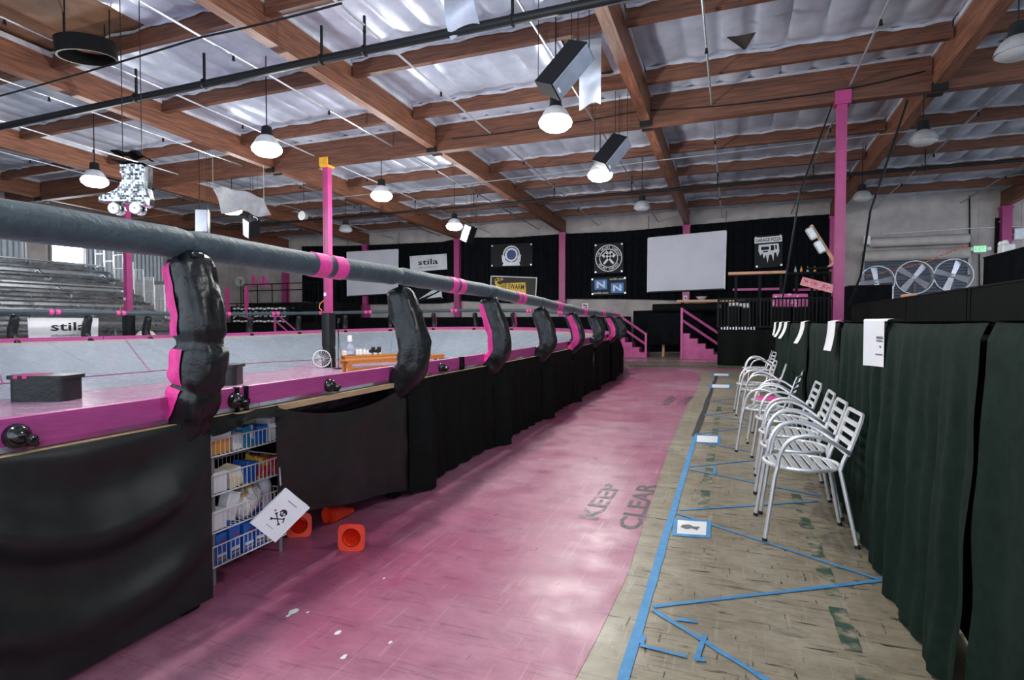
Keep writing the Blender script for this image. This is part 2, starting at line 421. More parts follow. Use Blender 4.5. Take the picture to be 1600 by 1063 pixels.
# bright window high on the left wall
c0, c1 = gx(79, 410, XL + 0.12), gx(130, 367, XL + 0.12)
wn = MB()
wy0, wy1, wz0, wz1 = c0.y, c1.y, c0.z, c1.z
for yy in (wy0, wy1): wn.box((XL + 0.1, yy, (wz0 + wz1) / 2), (0.16, 0.08, wz1 - wz0 + 0.08))
for zz in (wz0, wz1): wn.box((XL + 0.1, (wy0 + wy1) / 2, zz), (0.16, wy1 - wy0, 0.08))
win = tag(wn.build('window_1', 'grey_metal'), kind='structure')
MB().box((XL + 0.06, (wy0 + wy1) / 2, (wz0 + wz1) / 2), (0.02, wy1 - wy0 - 0.05, wz1 - wz0 - 0.05)).build('window_pane', 'window_day', win)

# ---- roof
ceil = MB()
ya, yb = -6.0, YW + 0.3
ceil.add([(-30, ya, zdeck(ya) + 0.06), (15, ya, zdeck(ya) + 0.06), (15, yb, zdeck(yb) + 0.06), (-30, yb, zdeck(yb) + 0.06),
          (-30, ya, zdeck(ya) + 0.2), (15, ya, zdeck(ya) + 0.2), (15, yb, zdeck(yb) + 0.2), (-30, yb, zdeck(yb) + 0.2)],
         [(3, 2, 1, 0), (4, 5, 6, 7), (0, 1, 5, 4), (1, 2, 6, 5), (2, 3, 7, 6), (3, 0, 4, 7)])
ceiling = tag(ceil.build('ceiling', 'plywood_brown'), kind='structure')
def link_child(name, me, loc, parent, m=None):
    o = bpy.data.objects.new(name, me); COL.objects.link(o); o.parent = parent; o.location = loc; return o
def tilted_beam(x, y0, y1, wd, ht):
    b = MB(); z0, z1 = zb(y0), zb(y1)
    vs = []
    for y, z in ((y0, z0), (y1, z1)): vs += [(x - wd / 2, y, z), (x + wd / 2, y, z), (x + wd / 2, y, z + ht), (x - wd / 2, y, z + ht)]
    b.add(vs, [(0, 1, 2, 3), (7, 6, 5, 4), (0, 4, 5, 1), (1, 5, 6, 2), (2, 6, 7, 3), (3, 7, 4, 0)]); return b
for x in BEAMS[1:-1]:
    tilted_beam(x, -6, YG - 0.12, 0.22, 0.68).build('beam', 'wood_beam', ceiling)
    tilted_beam(x, YG + 0.12, YW, 0.22, 0.68).build('beam', 'wood_beam', ceiling)
    for sx in (-1, 1):      # folded foil edge beside the beam
        for y0, y1 in ((-6, YG - 0.12), (YG + 0.12, YW)):
            b = MB(); z0, z1 = zb(y0) + 0.56, zb(y1) + 0.56; xx = x + sx * 0.125
            vs = []
            for y, z in ((y0, z0), (y1, z1)): vs += [(xx - 0.015, y, z), (xx + 0.015, y, z), (xx + 0.015, y, z + 0.1), (xx - 0.015, y, z + 0.1)]
            b.add(vs, [(0, 1, 2, 3), (7, 6, 5, 4), (0, 4, 5, 1), (1, 5, 6, 2), (2, 6, 7, 3), (3, 7, 4, 0)])
            b.build('foil_strip', 'foil_edge', ceiling)
        hb = MB()          # steel saddles where the beams hang on the girder
        hb.box((x, YG + sx * 0.16, 6.0), (0.26, 0.10, 0.16)); hb.box((x, YG + sx * 0.125, 6.45), (0.25, 0.02, 0.4))
        hb.build('beam_hanger', 'dark_pipe', ceiling)
for x0, x1 in ((-30, -19.3), (-19.3, -7.72), (-7.72, 15)):
    MB().box(((x0 + x1) / 2, YG, 6.32), (x1 - x0 - 0.02, 0.24, 0.74)).build('girder', 'wood_joist', ceiling)
for s_ in (-1, 1):
    MB().box((-7.5, YG + s_ * 0.135, 6.66), (45, 0.03, 0.06)).build('foil_strip', 'foil_edge', ceiling)
# joists and foil panels share their meshes
def wood_me(name, b, m):
    me = b.mesh(name); me.materials.append(MATS[m]); return me
WB = 5.6
jme = wood_me('joist', MB().box((0, 0, 0.165), (WB - 0.24, 0.13, 0.33)), 'wood_joist')
def wavy(u, v, s_):
    x = (u - 0.5) * (WB - 0.25); return (x, s_ * (0.075 + 0.01 * math.sin(x * 9 + 1)), 0.28 + 0.02 * math.sin(x * 5.3) + 0.014 * math.sin(x * 13.1) + v * 0.06)
fme = []
for s_ in (-1, 1):
    b = MB(); b.grid(lambda u, v: wavy(u, v, s_), 24, 1); b.grid(lambda u, v: (wavy(u, v, s_)[0], wavy(u, v, s_)[1] + s_ * 0.02 * (1 - v), wavy(u, v, s_)[2] - 0.01), 24, 1)
    fme.append(wood_me('foil_strip', b, 'foil_edge'))
def panel_mesh(seed, u0=0.0, u1=1.0):
    b = MB(); r = random.Random(seed)
    L_ = 2.4
    def fn(u, v):
        u = u0 + (u1 - u0) * u
        x = (u - 0.5) * (WB - 0.2); y = -v * L_
        ph = (x / 0.61) % 1.0
        pil = math.sin(PI * ph) ** 0.6
        amp = 0.05 + 0.04 * (0.5 + nz(math.floor(x / 0.61) * 3.1 + seed * 9.7, v * 1.3))
        z = 0.02 - amp * pil * (0.35 + 0.65 * math.sin(PI * min(1, max(0, v)))) - 0.025 * nz(x * 2.2 + seed * 7, y * 2.2) - 0.012 * nz(x * 7, y * 6 + seed)
        return (x, y, z + 0.03 * v * L_)
    b.grid(fn, int(108 * (u1 - u0)), 20)
    me = b.mesh('insulation_panel', smooth=True); me.materials.append(MATS['foil']); return me
pmes = [panel_mesh(k) for k in range(5)]
torn_a = panel_mesh(11, 0.52, 1.0); torn_b = panel_mesh(12, 0.0, 0.8); torn_c = panel_mesh(13, 0.93, 1.0)
for i in range(len(BEAMS) - 1):
    xm = (BEAMS[i] + BEAMS[i + 1]) / 2
    for k, y in enumerate(JY):
        if abs(xm) > 27: continue
        link_child('joist', jme, (xm, y, zdeck(y) - 0.33), ceiling)
        link_child('foil_strip', fme[0], (xm, y, zdeck(y) - 0.33), ceiling)
        link_child('foil_strip', fme[1], (xm, y, zdeck(y) - 0.33), ceiling)
        me = pmes[(i * 3 + k * 2 + (i * k) % 3) % 5]
        if i == 3 and k == 7: me = torn_a
        if i == 4 and k == 5: me = torn_b
        o = link_child('insulation_panel', me, (xm, y, zdeck(y)), ceiling)
        if i == 4 and k == 5: link_child('insulation_panel', torn_c, (xm, y, zdeck(y)), ceiling)
    if abs(xm) <= 27: link_child('insulation_panel', pmes[i % 5], (xm, YW + 0.35, zdeck(YW + 0.35)), ceiling)
# tongues of torn foil hanging from the roof
def flap(name, p0, p1, drop, bend, wd, lab):
    p0, p1 = Vector(p0), Vector(p1); b = MB(); d = (p1 - p0)
    side = Vector((-d.y, d.x, 0)).normalized()
    def fn(u, v):
        q = p0.lerp(p1, u); k = v * v * bend
        return tuple(q + Vector((0, 0, -drop * v + 0.08 * math.sin(u * 4 + v * 5) * v)) + side * (k + 0.06 * math.sin(v * 6)))
    b.grid(fn, 8, 10)
    b.grid(lambda u, v: tuple(Vector(fn(u, v)) + side * 0.008), 8, 10)
    return tag(b.build(name, 'foil', None, origin=p0, smooth=True), lab, 'insulation')
q = gd(905, 115, 10.8); q.z = zdeck(q.y) + 0.05; flap('foil_flap', q, q + Vector((0.4, 0.1, 0)), 1.25, 0.45, 0.3, 'torn flap of silver foil insulation dangling behind the larger hanging speaker')
q = gz(690, -12, 6.5); q.z = zdeck(q.y) + 0.05; flap('foil_flap', q, q + Vector((0.55, -0.1, 0)), 1.0, 0.25, 0.3, 'loose tongue of silver foil hanging from roof beside the thick black pipe')
q = gz(1158, 52, 6.42)
b = MB(); 
def fn(u, v):
    r_ = 0.24 * (1 - 0.9 * v); a = (u - 0.5) * 2
    return (q.x + a * r_ + v * 0.06, q.y + 0.03 * math.sin(3 * u), q.z - 0.02 - 0.25 * v)
b.grid(fn, 8, 6); b.grid(lambda u, v: tuple(Vector(fn(u, v)) + Vector((0, 0.02, 0))), 8, 6)
tag(b.build('backing_scrap', 'ink_brown', None, origin=q), 'pointed scrap of dark brown backing hanging from a roof joist', 'scrap')

# ---- steel columns
def hcol(b, x, y, z0, z1, wd, dp, t=0.025):
    b.box((x, y - dp / 2 + t / 2, (z0 + z1) / 2), (wd, t, z1 - z0)); b.box((x, y + dp / 2 - t / 2, (z0 + z1) / 2), (wd, t, z1 - z0))
    b.box((x, y, (z0 + z1) / 2), (t, dp - 2 * t, z1 - z0))
cl = gz(519, 574.5)
XC1 = cl.x; YC1 = cl.y
r_ = ray(1312.5, 330); XC2 = r_.x / r_.y * YG
r_ = ray(199, 400); XC0 = r_.x / r_.y * YG
def main_col(x, lab, capm, cap_lab, pad):
    t = thing('steel_column', lab, 'column', (x, YG, 0))
    b = MB(); b.box((x, YG, 2.95), (0.15, 0.17, 5.9)); b.box((x - 0.075, YG, 2.95), (0.03, 0.19, 5.9)); b.box((x + 0.075, YG, 2.95), (0.03, 0.19, 5.9))
    b.build('shaft', 'pink_paint', t)
    MB().box((x, YG - 0.155, 6.06), (0.30, 0.03, 0.22)).box((x, YG, 5.925), (0.3, 0.3, 0.05)).build('cap_plate', capm, t)
    if pad:
        b = MB()
        def fn(u, v):
            a = u * 2 * PI; k = 0.15 / max(abs(math.cos(a)), abs(math.sin(a))) ** 0.75
            pin = 1 - 0.10 * math.exp(-((v - 0.36) / 0.03) ** 2) - 0.08 * math.exp(-((v - 0.14) / 0.03) ** 2)
            return (x + k * pin * math.cos(a), YG + k * pin * math.sin(a), 0.01 + v * 1.62)
        b.grid(fn, 24, 30); b.add([fn(k / 24, 1) for k in range(24)], [tuple(range(24))])
        b.build('padding', 'black_vinyl', t, smooth=True)
        b = MB(); b.box((x - 0.04, YG - 0.098, 2.18), (0.07, 0.03, 0.1)); b.build('switch_box', 'white_vinyl', t)
        b = MB(); b.tube([(x - 0.09, YG - 0.1, 2.0), (x - 0.2, YG - 0.13, 1.9), (x - 0.22, YG - 0.14, 1.78), (x - 0.12, YG - 0.14, 1.7)], 0.012, 6); b.build('cable', 'carton_orange', t)
    return t
main_col(XC1, 'pink steel column with yellow cap and black padded base, inside the track', 'yellow_paint', None, True)
main_col(XC2, 'pink steel column with pink cap, beside the black slatted railing', 'pink_paint', None, False)
t = main_col(XC0, 'pink steel column standing in front of the steel bleachers', 'pink_paint', None, True)
for x in BEAMS[1:-1]:
    b = MB(); b.box((x, YW - 0.17, zb(YW) / 2), (0.30, 0.30, zb(YW) - 0.005)); b.box((x, YW - 0.17, zb(YW) - 0.06), (0.36, 0.34, 0.1))
    tag(b.build('wall_column', 'pink_paint', None, origin=(x, YW - 0.17, 0)), {-24.4: 'pink wall column behind the dark spectator platform', -18.8: 'pink wall column behind the screen beside the stila banner', -13.2: 'pink wall column between the white lettered banner and the yellow one',
        -7.61: 'pink wall column between yellow banner and round hammer emblem banner', -1.95: 'pink wall column behind the screen beside the pizza banner', 3.75: 'pink wall column beside the roll-up door and pizza banner', 9.35: 'pink wall column right of the green exit sign'}[x], 'column')
# ================================================================== BANKED TRACK
# outer edge of the banked oval: near straight, far turn, far straight
EC = Vector((-10.07, 13.0, 0)); EA, EB = 7.43, 8.6
def path_pts():
    P = []
    y = -5.0
    while y < 13.0: P.append(Vector((-2.24 - 0.031 * y, y, 0))); y += 0.25
    n = 110
    for k in range(n + 1):
        a = PI * k / n; P.append(EC + Vector((EA * math.cos(a), EB * math.sin(a), 0)))
    y = 12.75
    while y > -5.0: P.append(Vector((-17.5, y, 0))); y -= 0.25
    return P
PP = path_pts()
SL = [0.0]
for i in range(1, len(PP)): SL.append(SL[-1] + (PP[i] - PP[i - 1]).length)
STOT = SL[-1]
def at_s(s):
    """point, unit tangent, outward normal at arc length s"""
    s = max(0.0, min(STOT - 1e-4, s))
    lo, hi = 0, len(SL) - 1
    while hi - lo > 1:
        m = (lo + hi) // 2
        if SL[m] <= s: lo = m
        else: hi = m
    f = (s - SL[lo]) / (SL[hi] - SL[lo]); p = PP[lo].lerp(PP[hi], f)
    a = PP[max(lo - 1, 0)]; c = PP[min(hi + 1, len(PP) - 1)]; t = (c - a).normalized()
    return p, t, Vector((t.y, -t.x, 0))
def s_of_y(y): return SL[0] + (y + 5.0) * math.sqrt(1 + 0.031 ** 2)
S_T0 = s_of_y(13.0); S_T1 = STOT - 18.0; S_TM = (S_T0 + S_T1) / 2
def lerp_tab(s, tab):
    for (s0, v0), (s1, v1) in zip(tab, tab[1:]):
        if s <= s1: 
            f = max(0, min(1, (s - s0) / (s1 - s0))); f = f * f * (3 - 2 * f); return v0 + (v1 - v0) * f
    return tab[-1][1]
def z_edge(s): return lerp_tab(s, [(s_of_y(6), 0.90), (S_T0 + 2, 0.98), (S_TM, 1.07), (S_T1, 0.84), (STOT, 0.76)])
def z_rail(s): return lerp_tab(s, [(s_of_y(4), 1.69), (S_T0 - 2, 1.55), (S_T0 + 3, 1.56), (S_TM, 1.86), (S_T1, 1.64), (STOT, 1.58)])
BW = 2.6      # width of the banking
track = thing('banked_track', 'grey banked oval skating track with magenta edge boards', 'skating track', (-10, 11, 0))
def ss(a, b, step):
    n = max(1, int(round((b - a) / step))); return [a + (b - a) * k / n for k in range(n + 1)]
def sweep(b, S, prof):
    """prof(s) -> list of (outward offset, z) ; swept along the edge"""
    rows = []
    for s in S:
        p, t, nn = at_s(s); rows.append([tuple(p + nn * o + Vector((0, 0, z))) for o, z in prof(s)])
    m = len(rows[0]); base = len(b.v)
    for r in rows: b.v += r
    for i in range(len(rows) - 1):
        for k in range(m - 1):
            j = base + i * m + k; b.f.append((j, j + 1, j + 1 + m, j + m))
    return b
def closed(prof): return lambda s: (lambda q: q + [q[0]])(prof(s))
# deck panels (each sheet of the banking its own part)
PAN = 2.44
S = ss(0.0, STOT, PAN)
for a, c in zip(S, S[1:]):
    b = MB()
    def prof(s):
        ze = z_edge(s); top = []
        for k in range(9):
            u = k / 8; top.append((-u * BW - 0.02, ze * (1 - u) ** 1.12 + 0.012))
        bot = [(o, z - 0.02 if z > 0.03 else 0.001) for o, z in reversed(top)]
        return top + bot + [top[0]]
    sweep(b, ss(a + 0.004, c - 0.004, 0.31), prof); b.build('deck_panel', 'track_grey', track, smooth=True)
# plywood rim under the deck edge
for a, c in zip(S, S[1:]):
    b = MB(); sweep(b, ss(a, c, 0.6), closed(lambda s: [(0.02, z_edge(s) - 0.045), (0.02, z_edge(s) - 0.012), (-0.16, z_edge(s) - 0.02), (-0.16, z_edge(s) - 0.05)])); b.build('rim_plank', 'raw_ply', track)
# magenta edge boards
KB = 0.115
S2 = ss(s_of_y(-0.5) , STOT, 2.75)
S2 = [0.0] + S2
for a, c in zip(S2, S2[1:]):
    b = MB(); zz = lambda s: z_edge(s) - 0.008
    S_ = ss(a + 0.008, c - 0.008, 0.3)
    sweep(b, S_, closed(lambda s: [(-0.02, zz(s)), (-0.02, zz(s) + KB), (-0.06, zz(s) + KB), (-0.06, zz(s))]))
    m = 5; n0 = 0; b.f.append((0, 1, 2, 3)); k = (len(S_) - 1) * m; b.f.append((k, k + 1, k + 2, k + 3))
    b.build('edge_board', 'magenta_board', track)
    b = MB(); p, tt, nn = at_s(c); M = frame(p + Vector((0, 0, zz(c) + KB / 2)) + nn * -0.015, tt, (0, 0, 1))
    b.box((-0.03, 0, 0), (0.012, KB + 0.01, 0.03), M); b.box((0.03, 0, 0), (0.012, KB + 0.01, 0.03), M); b.box((0, -0.02, 0.01), (0.09, 0.03, 0.012), M)
    b.build('joint_bracket', 'black_paint', track)
# inner line, apron and infield
b = MB(); sweep(b, ss(0, STOT, 0.3), closed(lambda s: [(-BW - 0.02, 0.012), (-BW - 0.02, 0.022), (-BW - 0.10, 0.022), (-BW - 0.10, 0.012)])); b.build('inner_line', 'magenta_board', track)
def aw(s): return lerp_tab(s, [(S_T1 - 5, 1.2), (S_T1 + 1, 3.1), (STOT, 3.3)])
b = MB(); sweep(b, ss(0, STOT, 0.3), lambda s: [(-BW - 0.0, 0.0065), (-BW - aw(s), 0.0065)]); b.build('apron', 'track_grey', track)
inf = [at_s(s) for s in ss(0, STOT, 0.5)]
b = MB(); b.add([tuple(p + nn * (-BW - 1.3) + Vector((0, 0, 0.005))) for p, t, nn in inf], [tuple(range(len(inf)))]); b.build('infield', 'infield_pink', track)
# pink seam lines across the far banking
for s in (S_T1 + 4.6, S_T1 + 1.2, S_TM + 6.0):
    b = MB(); vs = []
    for k in range(9):
        u = k / 8
        for ds in (-0.012, 0.012):
            p, tt, nn = at_s(s + u * 1.1 + ds); q = p - nn * (u * BW + 0.03); vs.append((q.x, q.y, z_edge(s) * (1 - u) ** 1.12 + 0.014))
    b.add(vs, [(2 * k, 2 * k + 1, 2 * k + 3, 2 * k + 2) for k in range(8)]); b.build('seam_line', 'magenta_board', track)
# timber posts that carry the edge
SP = 1.825
S_ST = []
s = s_of_y(0.045)
while s < STOT - 1: S_ST.append(s); s += SP
for s in S_ST:
    p, tt, nn = at_s(s); M = frame(p + nn * -0.05, nn, tt)
    MB().box((0, 0, z_edge(s) / 2 - 0.02), (0.09, 0.09, z_edge(s) - 0.06), M).build('support_post', 'black_paint', track)
# black domed caps bolted on the edge board
for y in (1.2, 2.15, 2.89, 4.44, 5.56, 7.4, 9.2):
    s = s_of_y(y); p, tt, nn = at_s(s); c = p + Vector((0, 0, z_edge(s) + 0.045)) + nn * -0.02
    M = frame(c, tt, (0, 0, 1)) ; M = M @ Matrix.Rotation(0, 4, 'Z')
    if (M.to_3x3() @ Vector((0, 0, 1))).dot(nn) < 0: M = M @ Matrix.Rotation(PI, 4, 'Y')
    b = MB(); b.lathe([(0.043, 0.0), (0.043, 0.008), (0.038, 0.024), (0.026, 0.038), (0.012, 0.045), (0.001, 0.046)], 18, M)
    d = b.build('bumper_cap', 'black_gloss', track, smooth=True)
    b = MB(); b.lathe([(0.017, 0.0), (0.017, 0.045), (0.012, 0.056), (0.001, 0.058)], 10, M @ Matrix.Translation((0.02 if (M.to_3x3() @ Vector((1,0,0))).y > 0 else -0.02, -0.012, 0.014)))
    b.lathe([(0.013, 0.0), (0.013, 0.04), (0.001, 0.045)], 8, M @ Matrix.Translation((0.032 if (M.to_3x3() @ Vector((1,0,0))).y > 0 else -0.032, -0.03, 0.01)))
    b.build('knob', 'black_gloss', d, smooth=True)

# ---- padded rail round the track
rail = thing('padded_rail', 'padded blue-black rail with pink bands on bulging black posts, round the track', 'rail', (-10, 11, 0))
def rail_pt(s):
    p, tt, nn = at_s(s); return p + Vector((0, 0, z_rail(s)))
RR = 0.069
knots = [s_of_y(-1.7)] + S_ST + [STOT - 0.5]
for i, (a, c) in enumerate(zip(knots, knots[1:])):
    near = rail_pt((a + c) / 2).length < 14
    n = 26 if near else 8; seg = 16 if near else 8
    pts = []; rs = []
    for k in range(n + 1):
        u = k / n; pts.append(rail_pt(a + (c - a) * u) + Vector((0, 0, 0.010 * math.sin(PI * u) * (-1 if near else 0))))
        e = min(u, 1 - u); rs.append(RR * (1 - 0.18 * math.exp(-(e / 0.012) ** 2)) + (0.0035 * nz(i * 5.1, u * 9.0) if near else 0))
    MB().tube(pts, rs, seg).build('rail_sleeve', 'rail_cloth', rail, smooth=True)
    if i < 2: continue
    mid = a + (c - a) * (0.54 if i < 9 else 0.5)
    for off in (-0.085, 0.085):
        pts = [rail_pt(mid + off + k * 0.018) + Vector((0, 0, -0.009 if near else 0)) for k in range(-3, 4)]
        MB().tube(pts, RR + 0.0055, seg).build('pink_band', 'rail_pink', rail, smooth=True)

# ---- padded stanchions: posts between edge and rail, kinked outwards
def catmull(P, n):
    out = []
    for i in range(len(P) - 1):
        p0, p1, p2, p3 = P[max(i - 1, 0)], P[i], P[i + 1], P[min(i + 2, len(P) - 1)]
        for k in range(n):
            t = k / n; out.append(tuple(0.5 * (2 * b_ + (c_ - a_) * t + (2 * a_ - 5 * b_ + 4 * c_ - d_) * t * t + (3 * b_ - a_ - 3 * c_ + d_) * t ** 3) for a_, b_, c_, d_ in zip(p0, p1, p2, p3)))
    out.append(P[-1]); return out
def stanchion_meshes(seed, zt, r0, pins, stripe, n=34, seg=20, lumps=1.0, ctl=None):
    """local frame: +x outward, +y along the rail, z from the track edge up to the rail"""
    ctl = ctl or [(-0.15, -0.20), (-0.06, -0.09), (0.06, 0.03), (0.135, 0.16), (0.115, 0.36), (0.045, 0.56), (0.0, zt - 0.05)]
    C = catmull(ctl, n // 6)
    m = len(C)
    def ring(i, a):
        u = i / (m - 1); x, z = C[i]
        x0, z0 = C[max(i - 1, 0)]; x1, z1 = C[min(i + 1, m - 1)]; L_ = math.hypot(x1 - x0, z1 - z0); tx, tz = (x1 - x0) / L_, (z1 - z0) / L_
        nx, nz_ = tz, -tx
        r = r0 * (0.92 + 0.16 * math.sin(u * PI))
        for pu, pa in pins: r *= 1 - pa * math.exp(-((u - pu) / 0.022) ** 2)
        if u > 0.93: r *= 1 - 0.35 * (u - 0.93) / 0.07
        ca, sa = math.cos(a), math.sin(a)
        k = 1 / (abs(ca) ** 3.2 + abs(sa) ** 3.2) ** (1 / 3.2)
        r *= k * (1 + lumps * 0.10 * nz(seed * 3.3 + 2.2 * ca, 2.2 * sa, u * 9) + lumps * 0.05 * nz(seed + 6 * ca, 6 * sa, u * 22))
        return Vector((x + nx * r * ca, r * 0.86 * sa, z + nz_ * r * ca)), Vector((nx * ca, sa, nz_ * ca))
    b = MB()
    for i in range(m):
        b.v += [tuple(ring(i, 2 * PI * k / seg)[0]) for k in range(seg)]
    for i in range(m - 1):
        for k in range(seg):
            j = (k + 1) % seg; b.f.append((i * seg + k, i * seg + j, (i + 1) * seg + j, (i + 1) * seg + k))
    b.f.append(tuple(range(seg))); b.f.append(tuple(range((m - 1) * seg, m * seg)))
    me = b.mesh('pad', smooth=True); me.materials.append(MATS['black_vinyl'])
    ms = []
    for (u0, u1, a0, a1) in stripe:
        b = MB(); i0, i1 = int(u0 * (m - 1)), int(u1 * (m - 1)); ns = 6
        for i in range(i0, i1 + 1):
            for k in range(ns + 1):
                p, nn = ring(i, math.radians(a0 + (a1 - a0) * k / ns)); b.v.append(tuple(p + nn * 0.006))
        for i in range(i1 - i0):
            for k in range(ns):
                j = i * (ns + 1) + k; b.f.append((j, j + 1, j + ns + 2, j + ns + 1))
        s_me = b.mesh('pink_stripe', smooth=True); s_me.materials.append(MATS['hot_pink']); ms.append(s_me)
    b = MB(); zc = zt - 0.06
    b.tube([(0.0 + 0.075 * math.cos(a), 0.065 * math.sin(a), zc - 0.02 + 0.012 * math.sin(3 * a)) for a in [2 * PI * k / 14 for k in range(14)]], 0.012, 6, closed=True)
    b.box((0.085, -0.02, zc), (0.04, 0.06, 0.03), bev=0.008); 
    c_me = b.mesh('tie', smooth=True); c_me.materials.append(MATS['black_vinyl'])
    return me, ms, c_me
ST1 = stanchion_meshes(3, 0.79, 0.098, [(0.60, 0.20), (0.40, 0.16), (0.26, 0.06)], [(0.06, 0.39, -142, -90), (0.42, 0.58, -142, -92), (0.63, 0.95, -148, -102)], n=54, seg=30, lumps=1.3, ctl=[(-0.10, -0.16), (-0.045, -0.05), (0.03, 0.09), (0.07, 0.24), (0.075, 0.42), (0.04, 0.60), (0.0, 0.74)])
ST_B = [stanchion_meshes(k, 0.74, 0.105, [(0.30, 0.05)], [], lumps=1.4) for k in (11, 12)]
ST_P = [stanchion_meshes(k, 0.74, 0.105, [(0.33, 0.08)], [(0.10, 0.95, -118, -68)], lumps=1.4) for k in (21, 22)]
ST_P3 = stanchion_meshes(23, 0.76, 0.105, [(0.33, 0.06)], [(0.08, 0.95, -150, -108)], lumps=1.4)
def put_stanchion(s, V, lab=None):
    p, tt, nn = at_s(s)
    o = bpy.data.objects.new('padded_post', V[0]); COL.objects.link(o); o.parent = rail
    o.location = Vector((p.x, p.y, z_edge(s))) - rail.location; o.rotation_euler = (0, 0, math.atan2(nn.y, nn.x))
    sc = (z_rail(s) - z_edge(s)) / 0.79
    o.scale = (1, 1, max(0.7, sc)) if V is not ST1 else (1, 1, 1)
    if lab: o['label'] = lab
    for nm, me in [('pink_stripe', m_) for m_ in V[1]] + [('tie', V[2])]:
        c = bpy.data.objects.new(nm, me); COL.objects.link(c); c.parent = o
    return o
labs = {1: ('baggy black padded post with pink side stripe', ST1), 2: (None, ST_B[0]), 3: ('black padded post with thin pink edge stripe', ST_P3), 4: (None, ST_B[1]),
        5: ('black padded post with broad pink stripe', ST_P[0]), 6: (None, ST_B[0]), 7: ('black padded post with broad pink stripe', ST_P[1])}
for i, s in enumerate(S_ST):
    if i == 0: continue
    if i in labs: put_stanchion(s, labs[i][1], labs[i][0])
    else: put_stanchion(s, ST_P[i % 2] if i % 2 else ST_B[i // 2 % 2])

# ---- black drapes hung from the near edge of the track down to the floor
def drape_track(s0, s1, lab, zlo=0.03, zlo2=None, swag=0.0, bulge=0.10, fold=0.018, nf=5, seed=0, sag=0.0, group=None, cat='drape', nu=48, nv=26, m='black_cloth'):
    b = MB()
    def fn(u, v):
        s = s0 + (s1 - s0) * u; p, tt, nn = at_s(s); zt = z_edge(s) - 0.01
        zt -= sag * math.sin(PI * u) ** 0.8
        zl = zlo if zlo2 is None else zlo + (zlo2 - zlo) * u ** 0.8
        z = zt + (zl + 0.02 * nz(u * 3 + seed, 1.7) - zt) * v
        e = math.exp(-((u * (s1 - s0) - 0.22) / 0.16) ** 2) if bulge else 0
        o = 0.045 + bulge * e * min(1, v * 2.5 + 0.15) + fold * min(1, v * 3) * math.sin(u * 2 * PI * nf + seed + 0.6 * math.sin(3 * v)) + 0.012 * nz(u * 9 + seed, v * 4)
        if swag:
            k = v * 3.4 - 2.4 * (u - 0.82) ** 2 * -1 * 0.9
            ph = v * 2.5 + 0.55 * ((u - 0.74) / 0.28) ** 2 + 0.25
            w1 = 0.5 + 0.5 * math.sin(2 * PI * ph); o += swag * (w1 ** 1.6) * math.sin(PI * min(1, v * 1.02)) ** 0.6 * (0.55 + 0.45 * math.sin(PI * u)) + 0.02 * math.sin(2 * PI * (ph * 2.1 + 0.3)) * v * (1 - v)
        if swag: o = 0.05 + (o - 0.05) * min(1, (1 - u) * 9)
        return tuple(p + nn * o + Vector((0, 0, z)))
    b.grid(fn, nu, nv)
    p, tt, nn = at_s((s0 + s1) / 2)
    return tag(b.build('track_drape', m, None, origin=(p.x, p.y, 0), smooth=True), lab, cat, group)
names = ['first', 'second', 'third', 'fourth', 'fifth', 'sixth', 'seventh', 'eighth', 'ninth', 'tenth']
drape_track(s_of_y(0.15), s_of_y(1.94), 'black cloth drape with deep swags, hung beside the wire rack', swag=0.085, bulge=0.0, fold=0.006, nf=2, seed=1, zlo=0.05, nu=100, nv=70, m='drape_satin')
drape_track(S_ST[1] + 0.49, S_ST[2] + 0.10, 'black drape sagging from its top edge, behind the orange cones', sag=0.12, bulge=0, fold=0.014, nf=2, seed=2, zlo=0.32, zlo2=0.05, nu=60, nv=40, m='drape_satin')
for i in range(2, 10):
    drape_track(S_ST[i] + 0.03, S_ST[i + 1] + 0.02, 'black pleated drape under the track edge, %s from the wire rack' % names[i - 1], bulge=0.11, fold=0.02, nf=6, seed=i, zlo=0.015 if i > 2 else 0.03, group='pleated drapes along the track edge')
b = MB(); s0, s1 = S_ST[1] + 0.06, S_ST[1] + 0.53
def fn(u, v):
    p, tt, nn = at_s(s0 + (s1 - s0) * u); z = z_edge(s0) - 0.01; dr = 0.06 + 0.02 * math.cos(u * 5)
    return tuple(p + nn * (0.02 + 0.05 * v + 0.012 * math.sin(u * 9)) + Vector((0, 0, z - dr * v)))
b.grid(fn, 24, 6); tag(b.build('valance_cloth', 'black_cloth', None, origin=gz(380, 820), smooth=True), 'short black cloth folded over the track edge above the wire rack', 'drape')
# dark cloth lining behind the open bay of the rack
b = MB(); s0, s1 = s_of_y(1.3), S_ST[2]
def fn(u, v):
    p, tt, nn = at_s(s0 + (s1 - s0) * u); return tuple(p + nn * (-0.62 + 0.02 * math.sin(u * 30)) + Vector((0, 0, 0.01 + v * 0.62)))
b.grid(fn, 40, 4); tag(b.build('back_drape', 'black_cloth', None, origin=gz(380, 820), smooth=True), 'black cloth lining under the track, behind the wire rack', 'drape')
# ================================================================== HANGING FROM THE ROOF
def roof_z(y): return zdeck(y) - 0.02
